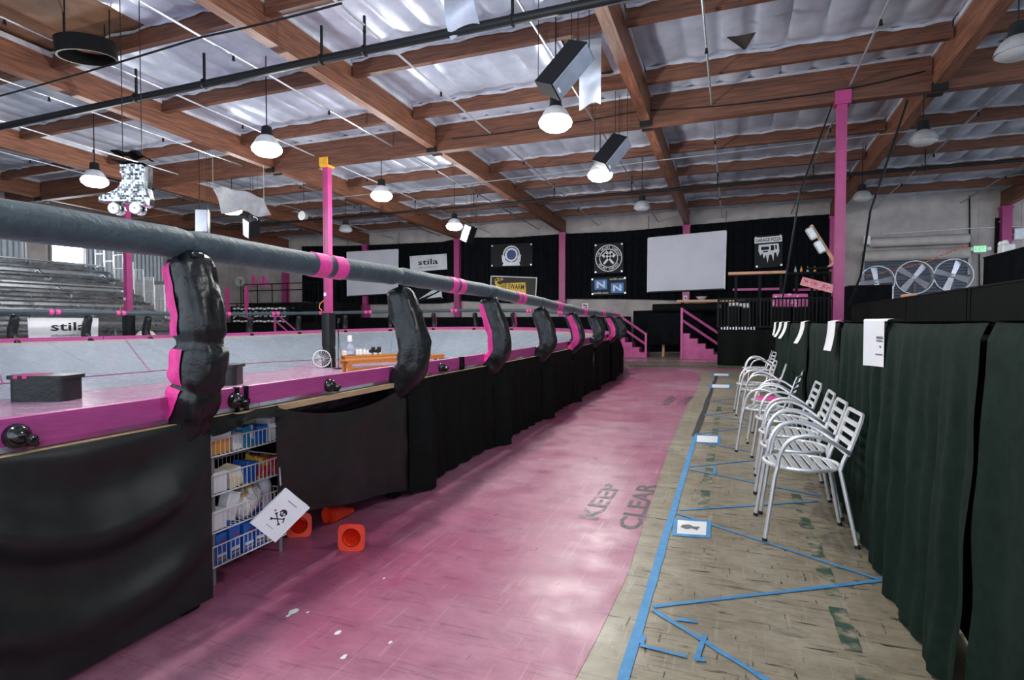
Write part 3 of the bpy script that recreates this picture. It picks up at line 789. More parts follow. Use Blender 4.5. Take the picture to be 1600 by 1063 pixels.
# ---- high-bay lamps
def lamp(x, y, z, lab, lit, group=None, energy=1.0, style=0):
    if abs(y - YG) < 0.5: y = YG
    t = thing('bay_lamp', lab, 'lamp', (x, y, z), 0, group)
    b = MB(); b.cyl((x, y, z + 0.36), (x, y, 5.95 if abs(y - YG) < 0.5 else roof_z(y)), 0.012, 6); b.build('stem', 'dark_pipe', t)
    b = MB(); b.lathe([(0.05, 0.36), (0.10, 0.33), (0.11, 0.20), (0.13, 0.16), (0.13, 0.13)], 16, Matrix.Translation((x, y, z))); b.build('housing', 'dark_pipe', t, smooth=True)
    b = MB(); b.lathe([(0.13, 0.15), (0.19, 0.10), (0.24, 0.02), (0.265, -0.06), (0.255, -0.06), (0.23, 0.02), (0.18, 0.09), (0.12, 0.13)], 24, Matrix.Translation((x, y, z)), cap=False); b.build('reflector', 'lamp_shade' if not lit else 'lamp_lens', t, smooth=True)
    b = MB()
    if lit:
        b.lathe([(0.02, 0.05), (0.18, 0.03), (0.27, -0.05), (0.30, -0.11), (0.285, -0.17), (0.2, -0.24), (0.02, -0.27)], 24, Matrix.Translation((x, y, z)))
        b.build('lens', 'lamp_glow', t, smooth=True)
        l = bpy.data.lights.new('lamp_light', 'POINT'); l.energy = LAMP_W * energy; l.shadow_soft_size = 0.08; l.color = (1.0, 0.985, 0.95)
        lo = bpy.data.objects.new('lamp_light', l); COL.objects.link(lo); lo.parent = t; lo.location = (0, 0, -0.48)
    else:
        b.lathe([(0.24, -0.055), (0.25, -0.07), (0.17, -0.12), (0.02, -0.14)], 20, Matrix.Translation((x, y, z)))
        b.build('lens', 'lamp_lens', t, smooth=True)
    return t
def lamp_px(px, py, z, lab, lit, energy=1.0, group=None):
    p = gz(px, py, z); return lamp(p.x, p.y, z + 0.05, lab, lit, group, energy)
lamp_px(868, 186, 5.0, 'glowing round ceiling lamp just below the larger hanging speaker', True)
lamp_px(940, 272, 5.0, 'glowing ceiling lamp just below the smaller hanging speaker', True)
lamp_px(417, 228, 5.0, 'glowing ceiling lamp hanging above the near end of the infield', True)
lamp_px(595, 302, 5.0, 'glowing ceiling lamp right of the yellow-capped column', True)
lamp_px(710, 351, 4.95, 'glowing ceiling lamp near the far wall curtain, beside a small speaker', True)
lamp_px(148, 279, 5.0, 'glowing ceiling lamp beside the mirrored roller skate', True)
lamp_px(349, 322, 5.0, 'glowing ceiling lamp under a hanging plastic sheet', True)
lamp_px(1590, 82, 5.0, 'unlit grey ceiling lamp nearest the black draped fence', False)
lamp_px(1447, 216, 5.0, 'unlit grey bell lamp above the black tiered drapes', False)
lamp_px(1003, 325, 4.95, 'unlit pale ceiling lamp above the screen beside the pizza banner', False)
lamp_px(540, 360, 4.95, 'unlit pale ceiling lamp above the screen beside the stila banner', False)
lamp_px(1347, 310, 5.0, 'unlit pale ceiling lamp above the three drum fans', False)
for x, y in ((-3.0, 5.0), (-3.0, 0.2), (3.3, 3.4)):
    lamp(x, y, 5.05, 'glowing ceiling lamp hanging over the lane before the thick roof pipe', True, 'lamps above and behind the lane')

# ---- pipes
def pipe(name, pts, r, m, lab, cat='pipe', group=None, hang=None, n=8):
    t = thing(name, lab, cat, pts[0], 0, group)
    MB().tube(pts, r, n).build('pipe_run', m, t, smooth=True)
    for p in hang or []:
        p = Vector(p); MB().cyl(p + Vector((0, 0, r * 0.6)), (p.x, p.y, roof_z(p.y) - (0.3 if cat == 'pipe' else 0.0)), max(0.006, r * 0.35), 6).build('hanger_rod', 'dark_pipe', t)
        b = MB(); b.tube([p + Vector((0, 1.15 * r * math.cos(a), 1.15 * r * math.sin(a))) for a in [2 * PI * k / 10 for k in range(10)]], r * 0.22, 5, closed=True); b.build('pipe_clamp', m, t)
    return t
y1 = 8.27; z1 = 6.02
pipe('sprinkler_main', [(-26.3, y1, z1 - 0.1), (14, y1, z1)], 0.075, 'dark_pipe', 'thick black sprinkler main crossing beneath the nearest beams', hang=[(x, y1, z1 - 0.05) for x in (-11.5, -9.6, -6.8, -5.9, -3.2, -0.5, 2.2)], n=12)
pipe('sprinkler_main', [(-26.3, 19.3, 5.62), (12.9, 19.3, 5.72)], 0.05, 'dark_pipe', 'thinner dark pipe crossing the roof near the far wall', hang=[(x, 19.3, 5.68) for x in (-14, -11.5, -9, -5.9, -3.2, -0.5, 2.2, 5)])
SX = [-20, -17.1, -14.3, -11.5, -8.85, -5.9, -3.2, -0.5, 2.2, 5.2, 8.0, 11]
for i, x in enumerate(SX):
    pts = [(x, y, zb(y) + 0.20) for y in (-2, 5, 9, YG - 0.14)]
    t = pipe('sprinkler_branch', pts, 0.021, 'steel_pipe', 'thin silver sprinkler pipe running lengthways under the nearer roof bays', group='silver branch pipes, nearer bays')
    for y in (6.0, 8.27, 11.0):
        b = MB(); b.cyl((x, y, zb(y) + 0.18), (x, y, zb(y) + 0.10), 0.02, 8, 0.03); b.lathe([(0.034, 0), (0.034, 0.008)], 8, Matrix.Translation((x, y, zb(y) + 0.09))); b.build('sprinkler_head', 'dark_pipe', t)
    pts = [(x, y, zb(y) + 0.24) for y in (YG + 0.14, 20, YW - 0.05)]
    t = pipe('sprinkler_branch', pts, 0.021, 'steel_pipe' if i % 2 else 'grey_metal', 'thin silver sprinkler pipe running lengthways under the farther roof bays', group='silver branch pipes, farther bays')
    for y in (16.2, 19.3, 22.6):
        b = MB(); b.cyl((x, y, zb(y) + 0.22), (x, y, zb(y) + 0.12), 0.02, 8, 0.03); b.build('sprinkler_head', 'dark_pipe', t)
def cable(name, pts, r, m, lab, n=6, sag=0.0):
    P = []
    pts = [Vector(p) for p in pts]
    for a, b_ in zip(pts, pts[1:]):
        for k in range(8): u = k / 8; P.append(a.lerp(b_, u) + Vector((0, 0, -sag * 4 * u * (1 - u))))
    P.append(pts[-1]); return tag(MB().tube(P, r, n).build(name, m, None, origin=P[0], smooth=True), lab, 'cable')
cable('cable_bundle', [gz(0, 150, 5.8), gz(315, 58, 5.85), gz(534, 5, 5.9)], 0.018, 'dark_pipe', 'grey cable bundle strung across the roof above the black ring', sag=0.02)
cable('roof_cable', [(-26, 16.0, 5.55), (-8, 16.0, 5.62), (-2.2, 16.0, 5.75), (4.0, 16.0, 5.85), (12.8, 16.0, 5.9)], 0.014, 'grey_metal', 'thin grey conduit strung across behind the main girder', sag=0.01)
cable('girder_cable', [(-7, YG - 0.15, 6.22), (-2, YG - 0.15, 6.3), (1.2, YG - 0.15, 6.16), (3.5, YG - 0.15, 6.34)], 0.016, 'dark_pipe', 'black cable sagging along the face of the main girder', sag=0.05)
cable('drop_cable', [gz(1300, 165, 5.95), gz(1250, 300, 3.6), gz(1222, 470, 1.75)], 0.016, 'dark_pipe', 'dark cable slanting down from the girder to the slatted railing')
cable('drop_cable', [gz(1418, 157, 5.95), gy(1360, 330, 13.5), gy(1345, 430, 14.5), gy(1326, 478, 15.2)], 0.022, 'dark_pipe', 'dark cable slanting down from the girder past the first drum fan', sag=0.02)

# ---- hanging speakers
def speaker(name, p, size, rot, lab, n_cables=3):
    t = thing(name, lab, 'speaker', p)
    wd, dp, ht = size
    b = MB(); b.prism([(-wd / 2, -dp / 2), (wd / 2, -dp / 2), (wd * 0.36, dp / 2), (-wd * 0.36, dp / 2)], ht, Matrix.Translation(Vector(p)) @ rot @ Matrix.Translation((0, 0, -ht / 2)))
    b.build('cabinet', 'speaker_black', t)
    b = MB(); M = Matrix.Translation(Vector(p)) @ rot; b.box((0, -dp / 2 - 0.012, 0), (wd * 0.94, 0.025, ht * 0.96), M, bev=0.01); g = b.build('grille', 'speaker_grille', t)
    b = MB(); b.box((0, -dp / 2 - 0.028, -ht * 0.43), (0.09, 0.008, 0.035), M); b.build('badge', 'wire_white', g)
    b = MB(); b.tube([M @ Vector((-wd * 0.3, dp * 0.3, ht / 2 + 0.0)), M @ Vector((-wd * 0.3, dp * 0.3, ht / 2 + 0.05)), M @ Vector((wd * 0.3, dp * 0.3, ht / 2 + 0.05)), M @ Vector((wd * 0.3, dp * 0.3, ht / 2))], 0.01, 6); b.build('bracket', 'steel_pipe', t)
    for sx, sy, sz in ((-0.4, 0.3, 0.48), (0.4, -0.3, 0.48), (0.4, 0.3, 0.48), (-0.4, 0.3, -0.48))[:n_cables + 1]:
        a = M @ Vector((wd * sx, dp * sy, ht * sz)); b = MB(); b.cyl(a, (a.x * 0.98 + p[0] * 0.02, a.y, roof_z(a.y)), 0.006, 5); b.build('wire', 'dark_pipe', t)
    return t
def look_rot(front, up, roll=0.0):
    """local -y -> front, local z -> about up"""
    f = Vector(front).normalized(); z = Vector(up); z = (z - f * z.dot(f)).normalized(); x = (-f).cross(z)
    return Matrix((x, -f, z)).transposed().to_4x4()
# camera-seen tilt: long axis leans to upper right, grille turned to the right and down
def tilted(px, py, d, size, lab, axis_px, front):
    p = gd(px, py, d); a = gd(px + axis_px[0], py + axis_px[1], d) - p
    return speaker('hanging_speaker', p, size, look_rot(front, a), lab)
fr = (_R * 0.62 - _Fw * 0.62 - Vector((0, 0, 0.48)))
tilted(881, 108, 8.9, (0.34, 0.42, 0.86), 'larger black speaker with grey grille hung tilted from the roof', (34, -38), fr)
tilted(955, 238, 13.2, (0.34, 0.44, 0.80), 'smaller black speaker with grey grille hung tilted beyond the girder', (24, -29), fr)
tilted(733, 366, 21.5, (0.34, 0.4, 0.62), 'small pale-fronted speaker hanging in front of the wall curtain', (9, -16), -_Fw - _R * 0.7)
tilted(394, 356, 19.0, (0.34, 0.42, 0.6), 'small black speaker hanging above the near rail, right of the plastic sheet', (10, -16), -_Fw - _R * 0.8 - Vector((0, 0, 0.4)))
tilted(318, 347, 17.5, (0.36, 0.4, 0.7), 'small white-fronted speaker hanging left of the plastic sheet', (0, -18), -_Fw + _R * 0.2)
# small spotlight and tarp bits
p = gd(475, 338, 20); t = thing('spot_light', 'small pale spotlight hanging left of the yellow-capped column', 'spotlight', p)
b = MB(); b.lathe([(0.05, -0.12), (0.1, -0.1), (0.16, 0.12), (0.15, 0.12)], 14, frame(p, -_Fw, (0, 0, 1)) @ Matrix.Rotation(1.2, 4, 'Y')); b.build('can', 'lamp_shade', t, smooth=True)
MB().cyl(p, (p.x, p.y, roof_z(p.y)), 0.012, 6).build('stem', 'dark_pipe', t)
p0 = gd(333, 296, 17.0); b = MB()
def fn(u, v): return tuple(p0 + _R * (u * 1.5) + Vector((0, 0, -0.62 * v + 0.08 * math.sin(u * 5) + 0.05 * math.sin(u * 11 + v * 3) - 0.25 * u * (1 - v) * 0.6)) + _Fw * (0.5 * v + 0.06 * math.sin(u * 9 + v * 4)))
b.grid(fn, 20, 10); b.grid(lambda u, v: tuple(Vector(fn(u, v)) + Vector((0, 0, 0.01))), 20, 10)
for u in (0.0, 1.0):
    q = Vector(fn(u, 0)); b.cyl(q, (q.x, q.y, roof_z(q.y)), 0.006, 4)
tag(b.build('plastic_sheet', 'lamp_shade', None, origin=p0, smooth=True), 'grey plastic sheet slung under the roof above the left lamp', 'sheet')

# ---- black exhaust ring in the torn part of the roof
p = gz(135, 78, 6.28); t = thing('exhaust_ring', 'black ring collar hanging below bare plywood in the roof', 'vent', p)
b = MB(); b.lathe([(0.47, -0.14), (0.47, 0.14), (0.43, 0.14), (0.43, -0.14), (0.47, -0.14)], 40, Matrix.Translation(p) @ Matrix.Rotation(math.radians(7), 4, 'X'), cap=False); b.build('collar', 'black_paint', t, smooth=True)
b = MB(); b.lathe([(0.405, 0.10), (0.405, 0.13), (0.02, 0.16)], 30, Matrix.Translation(p)); b.build('inner_lining', 'plywood_brown', t, smooth=True)
for a in (0.3, 1.9, 3.4, 5.0): b = MB().cyl((p.x + 0.45 * math.cos(a), p.y + 0.45 * math.sin(a), p.z + 0.1), (p.x + 0.45 * math.cos(a), p.y + 0.45 * math.sin(a), zdeck(p.y) + 0.06), 0.012, 5).build('hanger_rod', 'dark_pipe', t)

# ---- mirrored roller skate
D = 9.0
p = gd(207, 288, D); px = D / F
t = thing('mirror_skate', 'giant mirror-tiled roller skate hanging above the track', 'hanging ornament', p)
ex, ey = _R, Vector((0, 0, 1)); ez = -_Fw
def P2(x, y, z=0.0): return gd(x, y, D) + ez * z
boot = [(193, 257), (214, 255), (231, 258), (235, 262), (235, 285), (234, 296), (238, 312), (237, 322), (230, 325), (205, 318), (186, 318), (168, 318), (158, 316), (157, 312), (163, 308), (176, 303), (187, 298), (194, 290), (197, 280), (194, 268)]
b = MB(); n = len(boot)
cxm = sum(q[0] for q in boot) / n; cym = sum(q[1] for q in boot) / n
layers = [(-0.09, 0.92), (-0.06, 1.0), (0.06, 1.0), (0.09, 0.92)]
for z, k in layers: b.v += [tuple(P2(cxm + (q[0] - cxm) * k, cym + (q[1] - cym) * k, z)) for q in boot]
for L_ in range(3):
    for i in range(n): j = (i + 1) % n; b.f.append((L_ * n + i, L_ * n + j, (L_ + 1) * n + j, (L_ + 1) * n + i))
b.f.append(tuple(range(n))); b.f.append(tuple(range(3 * n, 4 * n)))
b.build('boot', 'mirror_tile', t)
def inside(x, y, poly):
    c = False; j = len(poly) - 1
    for i in range(len(poly)):
        if (poly[i][1] > y) != (poly[j][1] > y) and x < (poly[j][0] - poly[i][0]) * (y - poly[i][1]) / (poly[j][1] - poly[i][1]) + poly[i][0]: c = not c
        j = i
    return c
b = MB(); r2 = random.Random(5)          # little mirror tiles, each facet at its own angle
yy = 258
while yy < 324:
    xx = 158
    while xx < 238:
        if inside(cxm + (xx - cxm) / 0.9, cym + (yy - cym) / 0.9, boot):
            c = P2(xx, yy, 0.095); a1, a2 = r2.uniform(-0.35, 0.35), r2.uniform(-0.35, 0.35)
            M = frame(c, ex + ez * a1, ey + ez * a2); b.box((0, 0, 0), (0.030, 0.030, 0.008), M)
        xx += 3.4
    yy += 3.4
tag(b.build('mirror_facets', 'mirror_tile', t), kind='stuff')
for wx in (183, 216):
    wh = None
    for z in (-0.06, 0.06):
        c = P2(wx, 327, z); M = frame(c, ex, ey); b = MB(); b.lathe([(0.03, -0.03), (0.085, -0.03), (0.092, -0.02), (0.092, 0.02), (0.085, 0.03), (0.03, 0.03)], 18, M); b.build('wheel', 'mirror_tile', t, smooth=True)
    b = MB(); b.cyl(P2(wx, 327, -0.1), P2(wx, 327, 0.1), 0.015, 6); b.cyl(P2(wx, 318, 0), P2(wx, 327, 0), 0.03, 8); b.build('truck', 'grey_metal', t)
b = MB(); c = P2(207, 247)
b.grid(lambda u, v: tuple(c + ex * ((u - 0.5) * 0.52) + ez * ((v - 0.5) * 0.3) + ey * (0.06 + 0.07 * math.sin(PI * u) * math.sin(PI * v) - 0.05 * u + 0.03 * math.sin(u * 12))), 12, 6)
b.grid(lambda u, v: tuple(c + ex * ((u - 0.5) * 0.52) + ez * ((v - 0.5) * 0.3) + ey * (-0.06 - 0.06 * u)), 2, 2); b.build('motor_cover', 'black_cloth', t)
b = MB()
for dx in (-0.15, 0.15): b.cyl(c + ex * dx, (c.x + ex.x * dx, c.y + ex.y * dx, roof_z(c.y)), 0.007, 5)
b.build('wire', 'dark_pipe', t)
# ================================================================== RIGHT SIDE: FENCE, CHAIRS, TAPE
XF = 0.79
def fence_panel(y0, y1, lab, seed, nf, amp=0.02, zlo=0.02, group=None, lean=0.0, x=XF, zt=1.335, nu=60, nv=24, m='green_black_cloth'):
    b = MB()
    def fn(u, v):
        y = y0 + (y1 - y0) * u; z = zt - 0.006 * math.sin(PI * u) + (zlo + 0.012 * nz(u * 4 + seed, 3.1) - zt) * v
        k = min(1, v * 2.2 + 0.08)
        o = amp * k * (math.sin(2 * PI * nf * u + seed + 0.8 * nz(u * 3, v * 2 + seed)) + 0.5 * math.sin(2 * PI * nf * 2.3 * u + 2 * seed)) + 0.014 * nz(u * 7, v * 5 + seed) * k
        return (x - 0.02 - o - lean * v + 0.02 * math.exp(-(v / 0.02) ** 2), y, z)
    b.grid(fn, nu, nv)
    def fb(u, v):
        y = y0 + (y1 - y0) * u; return (x - 0.01 + 0.06 * v, y, zt + 0.006 - 0.012 * v)
    b.grid(fb, nu, 2)
    return tag(b.build('fence_drape', m, None, origin=(x, (y0 + y1) / 2, 0), smooth=True), lab, 'drape', group)
fy = [0.4, 2.30, 3.62, 5.0, 6.9, 8.7, 10.4, 12.0]
fl = ['dark green-black fence drape beyond the narrow gap from the curled paper', 'dark green-black fence drape behind the closest chair, ending at the narrow gap', 'dark fence drape carrying the large curled paper', 'dark fence drape between two hanging paper strips',
      'dark fence drape behind the middle chairs', 'dark fence drape behind the farther chairs', 'last dark fence drape before the slatted railing']
for i in range(7):
    fence_panel(fy[i] + (0.03 if i else 0), fy[i + 1] - (0.02 if i != 0 else 0.03), fl[i], i * 1.7 + 1, 4 if i else 3, 0.013 + 0.006 * (i % 3), lean=0.05 if i == 1 else 0.02)
fence = thing('drape_fence_frame', 'black pipe frame that carries the dark fence drapes', 'fence frame', (XF + 0.05, 6, 0))
MB().cyl((XF + 0.03, 0.4, 1.31), (XF + 0.03, 12.0, 1.31), 0.018, 8).build('top_rail', 'black_paint', fence)
for y in fy: MB().cyl((XF + 0.05, y, 0.0), (XF + 0.05, y, 1.31), 0.02, 8).box((XF + 0.2, y, 0.006), (0.4, 0.3, 0.012)).build('upright', 'black_paint', fence)
fence_panel(12.02, 12.05, 'narrow black return drape at the end of the fence', 3, 1, 0.004, x=XF + 0.02, nu=4)
b = MB(); b.grid(lambda u, v: (XF + 0.13 + 0.01 * math.sin(u * 90), 0.4 + 11.5 * u, 1.30 - 1.29 * v), 120, 3); b.build('lining', 'wall_curtain', fence, smooth=True)  # added black sheet behind the drapes, keeps the gaps between them dark
# cross piece at the far end of the fence
b = MB(); b.grid(lambda u, v: (XF + 0.1 + u * 2.0, 12.03 + 0.02 * math.sin(u * 40), 1.33 - 1.31 * v), 40, 6); tag(b.build('end_drape', 'green_black_cloth', None, origin=(XF + 1, 12.03, 0), smooth=True), 'dark drape closing the far end of the fence', 'drape')

# ---- papers on the fence
def paper(y, wd, ht, lab, turn, curl, lift=0.012, group=None, prints=False):
    t = thing('paper_sheet', lab, 'paper', (XF - 0.045, y, 1.34), 0, group)
    b = MB(); c, s_ = math.cos(turn), math.sin(turn)
    def pt(u, v):
        a = (u - 0.5) * wd; o = lift + curl * (v ** 2) * 0.6 + 0.35 * abs(math.sin(turn)) * wd * 0.5 - (0.03 * math.sin(PI * u) if prints else 0.0)
        x = XF - 0.05 - o + a * s_; yy = y - a * c
        return (x, yy, 1.345 - v * ht)
    b.grid(pt, 8, 12); b.grid(lambda u, v: tuple(Vector(pt(u, v)) + Vector((0.0015, 0, 0))), 8, 12)
    b.grid(lambda u, v: (pt(u, 0)[0] + v * (XF + 0.05 - pt(u, 0)[0]), pt(u, 0)[1], 1.345 + 0.012 * math.sin(PI * v)), 8, 4)
    b.build('sheet', 'white_paper', t, smooth=True)
    if prints:
        b = MB()
        for v0, w0, h0 in ((0.34, 0.34, 0.05), (0.42, 0.34, 0.03), (0.54, 0.08, 0.04), (0.72, 0.4, 0.025)):
            def fq(u, v): return tuple(Vector(pt(0.55 - w0 / 2 + u * w0, v0 + v * h0)) + Vector((-0.004, -0.003, 0)))
            b.grid(fq, 5, 1)
        b.build('print', 'ink_grey', t)
    return t
paper(3.62, 0.19, 0.25, 'large curled white paper with faint print, hung on the fence drape', 0.33, 0.0, prints=True)
paper(5.1, 0.2, 0.23, 'curled white paper strip hung on the fence, next beyond the large one', 0.12, 0.05)
paper(7.1, 0.2, 0.24, 'white paper strip on the fence, third from the large curled sheet', 0.10, 0.12)
paper(9.3, 0.22, 0.24, 'narrow white paper on the fence, fourth from the large curled sheet', 0.1, 0.14)
paper(10.3, 0.22, 0.24, 'narrow white paper on the fence, fifth from the large curled sheet', 0.1, 0.14)
paper(11.6, 0.2, 0.24, 'narrow white paper on the fence, last before the slatted railing', 0.1, 0.05)
b = MB(); b.box((XF + 0.03, 4.1, 1.349), (0.09, 0.2, 0.018), bev=0.006); tag(b.build('folded_paper', 'white_paper', None, origin=(XF + 0.03, 4.1, 1.34)), 'folded white paper lying on top of the fence drape', 'paper')

# ---- aluminium bistro chairs; local +y is the front
def make_chair():
    t = thing('bistro_chair', 'chair', 'chair')
    zs = 0.445; r = 0.215
    b = MB(); b.tube([(r * math.cos(a), r * math.sin(a), zs) for a in [2 * PI * k / 28 for k in range(28)]], 0.013, 8, closed=True); b.build('seat_ring', 'aluminium', t, smooth=True)
    for k in range(7):
        y = -0.165 + k * 0.055; hw = math.sqrt(max(0.001, r * r - y * y)) - 0.004
        MB().box((0, y, zs + 0.004), (2 * hw, 0.040, 0.006), bev=0.002).build('seat_slat', 'aluminium', t)
    for sx in (-1, 1):
        b = MB(); b.tube([(sx * 0.245, 0.235, 0.0), (sx * 0.23, 0.18, 0.40), (sx * 0.225, 0.165, 0.46)], 0.0125, 10); l = b.build('leg', 'aluminium', t, smooth=True)
        b = MB(); b.cyl((sx * 0.2455, 0.236, 0.0), (sx * 0.244, 0.232, 0.02), 0.0155, 10); b.build('foot', 'black_rubber', l)
        P = catmull([(sx * 0.225, 0.165, 0.46), (sx * 0.225, 0.15, 0.54), (sx * 0.235, 0.10, 0.625), (sx * 0.245, 0.01, 0.662), (sx * 0.245, -0.09, 0.645), (sx * 0.225, -0.17, 0.60), (sx * 0.17, -0.232, 0.555)], 4)
        MB().tube(P, 0.0125, 10).build('arm', 'aluminium', t, smooth=True)
        b = MB(); b.tube([(sx * 0.205, -0.275, 0.0), (sx * 0.17, -0.205, 0.36), (sx * 0.155, -0.19, 0.445), (sx * 0.155, -0.205, 0.50), (sx * 0.155, -0.245, 0.60)], 0.0125, 10); l = b.build('leg', 'aluminium', t, smooth=True)
        b = MB(); b.cyl((sx * 0.2055, -0.277, 0.0), (sx * 0.2035, -0.271, 0.02), 0.0155, 10); b.build('foot', 'black_rubber', l)
    # backrest: one plate with four slots, leaning back
    a = math.radians(17); M = Matrix.Translation((0, -0.222, 0.535)) @ Matrix.Rotation(a, 4, 'X')
    b = MB(); th = 0.012; W = 0.17; Ht = 0.275
    for sx in (-1, 1): b.prism([(sx * W, 0.0), (sx * (W + 0.012), 0.10), (sx * (W + 0.012), Ht - 0.05), (sx * (W - 0.01), Ht - 0.008), (sx * (W - 0.03), Ht - 0.008), (sx * (W - 0.045), 0.0)], th, M @ Matrix(((1, 0, 0, 0), (0, 0, -1, 0), (0, 1, 0, 0), (0, 0, 0, 1))))
    for k, z in enumerate((0.012, 0.072, 0.132, 0.192, 0.262)): b.box((0, -th / 2, z), (2 * W - 0.05, th, 0.030 if k < 4 else 0.022), M)
    b.build('backrest', 'aluminium', t)
    return t
proto = make_chair()
spots = [  # seat centre pixel, heading offset (deg), label
    ((1251, 723), 4, 'bare aluminium slatted armchair closest to the large curled paper'),
    ((1240, 697), 2, 'aluminium slatted armchair, second from the large curled paper'),
    ((1237, 676), 0, 'aluminium slatted armchair, third from the large curled paper'),
    ((1240, 655), 2, 'aluminium slatted armchair, fourth from the large curled paper'),
    ((1197, 638), -14, 'aluminium slatted armchair standing forward of the row, just before the pink seat'),
    ((1210, 626), -8, 'aluminium armchair with a pink seat pad'),
    ((1188, 609), -4, 'aluminium slatted armchair just beyond the pink seat'),
    ((1176, 600), 3, 'aluminium slatted armchair, second beyond the pink seat'),
    ((1188, 579), 8, 'aluminium slatted armchair at the slatted railing end of the row'),
    ((1179, 575), -4, 'aluminium slatted armchair next to the last in the row')]
for i, ((px, py), ang, lab) in enumerate(spots):
    p = gz(px, py, 0.445); c = proto if i == 0 else copy_tree(proto)
    c.location = (min(p.x, 0.43), p.y, 0.001); c.rotation_euler = (0, 0, PI / 2 + math.radians(ang)); c['label'] = lab; c['group'] = 'aluminium armchairs along the fence'
    if 'pink' in lab and 'pad' in lab:
        b = MB(); b.lathe([(0.01, 0.452), (0.19, 0.452), (0.2, 0.462), (0.19, 0.474), (0.01, 0.476)], 24); o = b.build('seat_pad', 'rail_pink', None, smooth=True); o.parent = c; o.location = (0, 0, 0)

# ---- tape on the floor
GT = 'blue tape strips on the concrete'
def tape(name, m, px0, px1, wd, lab, group=None, jag=0.003, seg=10, z=0.0035):
    return stripe(name, m, gz(*px0), gz(*px1), wd, z, None, lab, 'tape', group, jag, seg)
tape('floor_tape', 'blue_tape', (966, 1090), (1086, 684), 0.045, 'long blue tape line along the edge of the bare concrete', seg=30)
tape('floor_tape', 'black_tape', (1086, 682), (1121, 584), 0.07, 'black tape line continuing the blue one toward the far end', seg=16, jag=0.008)
zig = [((1021, 949), (1381, 908), 'blue tape strip from the main line to the pointed corner by the fence'), ((1058, 803), (1380, 909), 'broken blue tape strip from the paper square to the pointed corner'),
       ((1020, 954), (1215, 1075), 'blue tape strip running toward the narrow fence gap'), ((1062, 798), (1278, 784), 'blue tape strip crossing behind the closest chair legs'),
       ((1077, 734), (1282, 776), 'blue tape strip running under the second chair'), ((1078, 730), (1185, 719), 'short blue tape strip toward the third chair'), ((1087, 690), (1170, 706), 'thin blue tape strip beside the small paper square'),
       ((1088, 679), (1165, 668), 'thin blue tape strip where black tape begins'), ((1100, 648), (1190, 662), 'thin blue tape strip under the farther chairs, slanting near'), ((1100, 650), (1180, 641), 'thin blue tape strip under the farther chairs, slanting away'),
       ((1108, 626), (1185, 639), 'faint blue tape strip beside the pale square patch, slanting near'), ((1109, 627), (1180, 620), 'faint blue tape strip beside the pale square patch, slanting away')]
for a, c, lab in zig: tape('floor_tape', 'blue_tape', a, c, 0.026, lab, GT)
for a, c, lab in (((1000, 1010), (1073, 1028), 'loose blue tape strip, low bar of a corner mark'), ((1101, 994), (1088, 1032), 'short blue tape tick crossing the strip to the fence gap'), ((1086, 1033), (1102, 1033), 'tiny blue tape foot at the end of a tick'), ((1058, 969), (1090, 974), 'tiny blue tape scrap between two strips'),
                  ((1002, 1008), (1005, 995), 'tiny blue tape stub at the corner mark'), ((1116, 729), (1117, 741), 'tiny blue tape rung bridging two strips')):
    tape('tape_scrap', 'blue_tape', a, c, 0.024, lab, 'blue tape scraps', seg=4)
for (cx, cy, hw, hh, lab, pic) in ((1081, 826, 24, 13, 'white paper taped to concrete with blue frame and small dark picture', True), (1105, 687, 17, 6, 'white paper taped to concrete with blue frame, second from the picture', False), (1126, 604, 14, 3, 'small taped paper beside the black tape line', False), (1127, 586, 12, 2, 'tiny taped paper at the far end of the black tape', False)):
    c4 = [gz(cx - hw, cy - hh), gz(cx + hw * 1.05, cy - hh * 0.75), gz(cx + hw, cy + hh), gz(cx - hw * 1.05, cy + hh * 0.75)]
    ctr = sum(c4, Vector()) / 4; t = thing('floor_notice', lab, 'notice', ctr)
    def sq(k, z): return [(ctr.x + (q.x - ctr.x) * k, ctr.y + (q.y - ctr.y) * k, z) for q in c4]
    def plate(pts, z0): b = MB(); b.add(pts + [(q[0], q[1], z0) for q in pts], [(0, 1, 2, 3), (7, 6, 5, 4), (0, 1, 5, 4), (1, 2, 6, 5), (2, 3, 7, 6), (3, 0, 4, 7)]); return b
    plate(sq(1.2, 0.0045), 0.0015).build('tape_frame', 'blue_tape', t); plate(sq(0.92, 0.0052), 0.004).build('sheet', 'white_paper', t)
    if pic:
        b = MB(); b.add([(ctr.x + x, ctr.y + y, 0.0056) for x, y in ((-0.07, -0.02), (-0.03, -0.05), (0.0, -0.02), (0.035, -0.045), (0.05, 0.03), (0.01, 0.02), (-0.02, 0.05), (-0.06, 0.03))], [tuple(range(8))]); b.build('picture', 'ink_grey', t)
# faded green dashes painted on the concrete
for y0, y1 in ((2.1, 2.45), (2.62, 3.0), (3.12, 3.5), (3.62, 3.95), (4.1, 4.5), (4.62, 4.9)):
    stripe('faded_dash', 'green_stripe', (0.47, y0), (0.47, y1), 0.07, 0.0015, parent=floor, jag=0.006, seg=6)
for y0, y1 in ((3.7, 4.0), (4.3, 4.75), (4.95, 5.5), (5.62, 6.1), (6.3, 6.9), (7.1, 7.6), (8, 8.5), (9, 9.6)):
    stripe('faded_dash', 'green_stripe', (-0.19, y0), (-0.19, y1), 0.07, 0.0015, parent=floor, jag=0.006, seg=6)
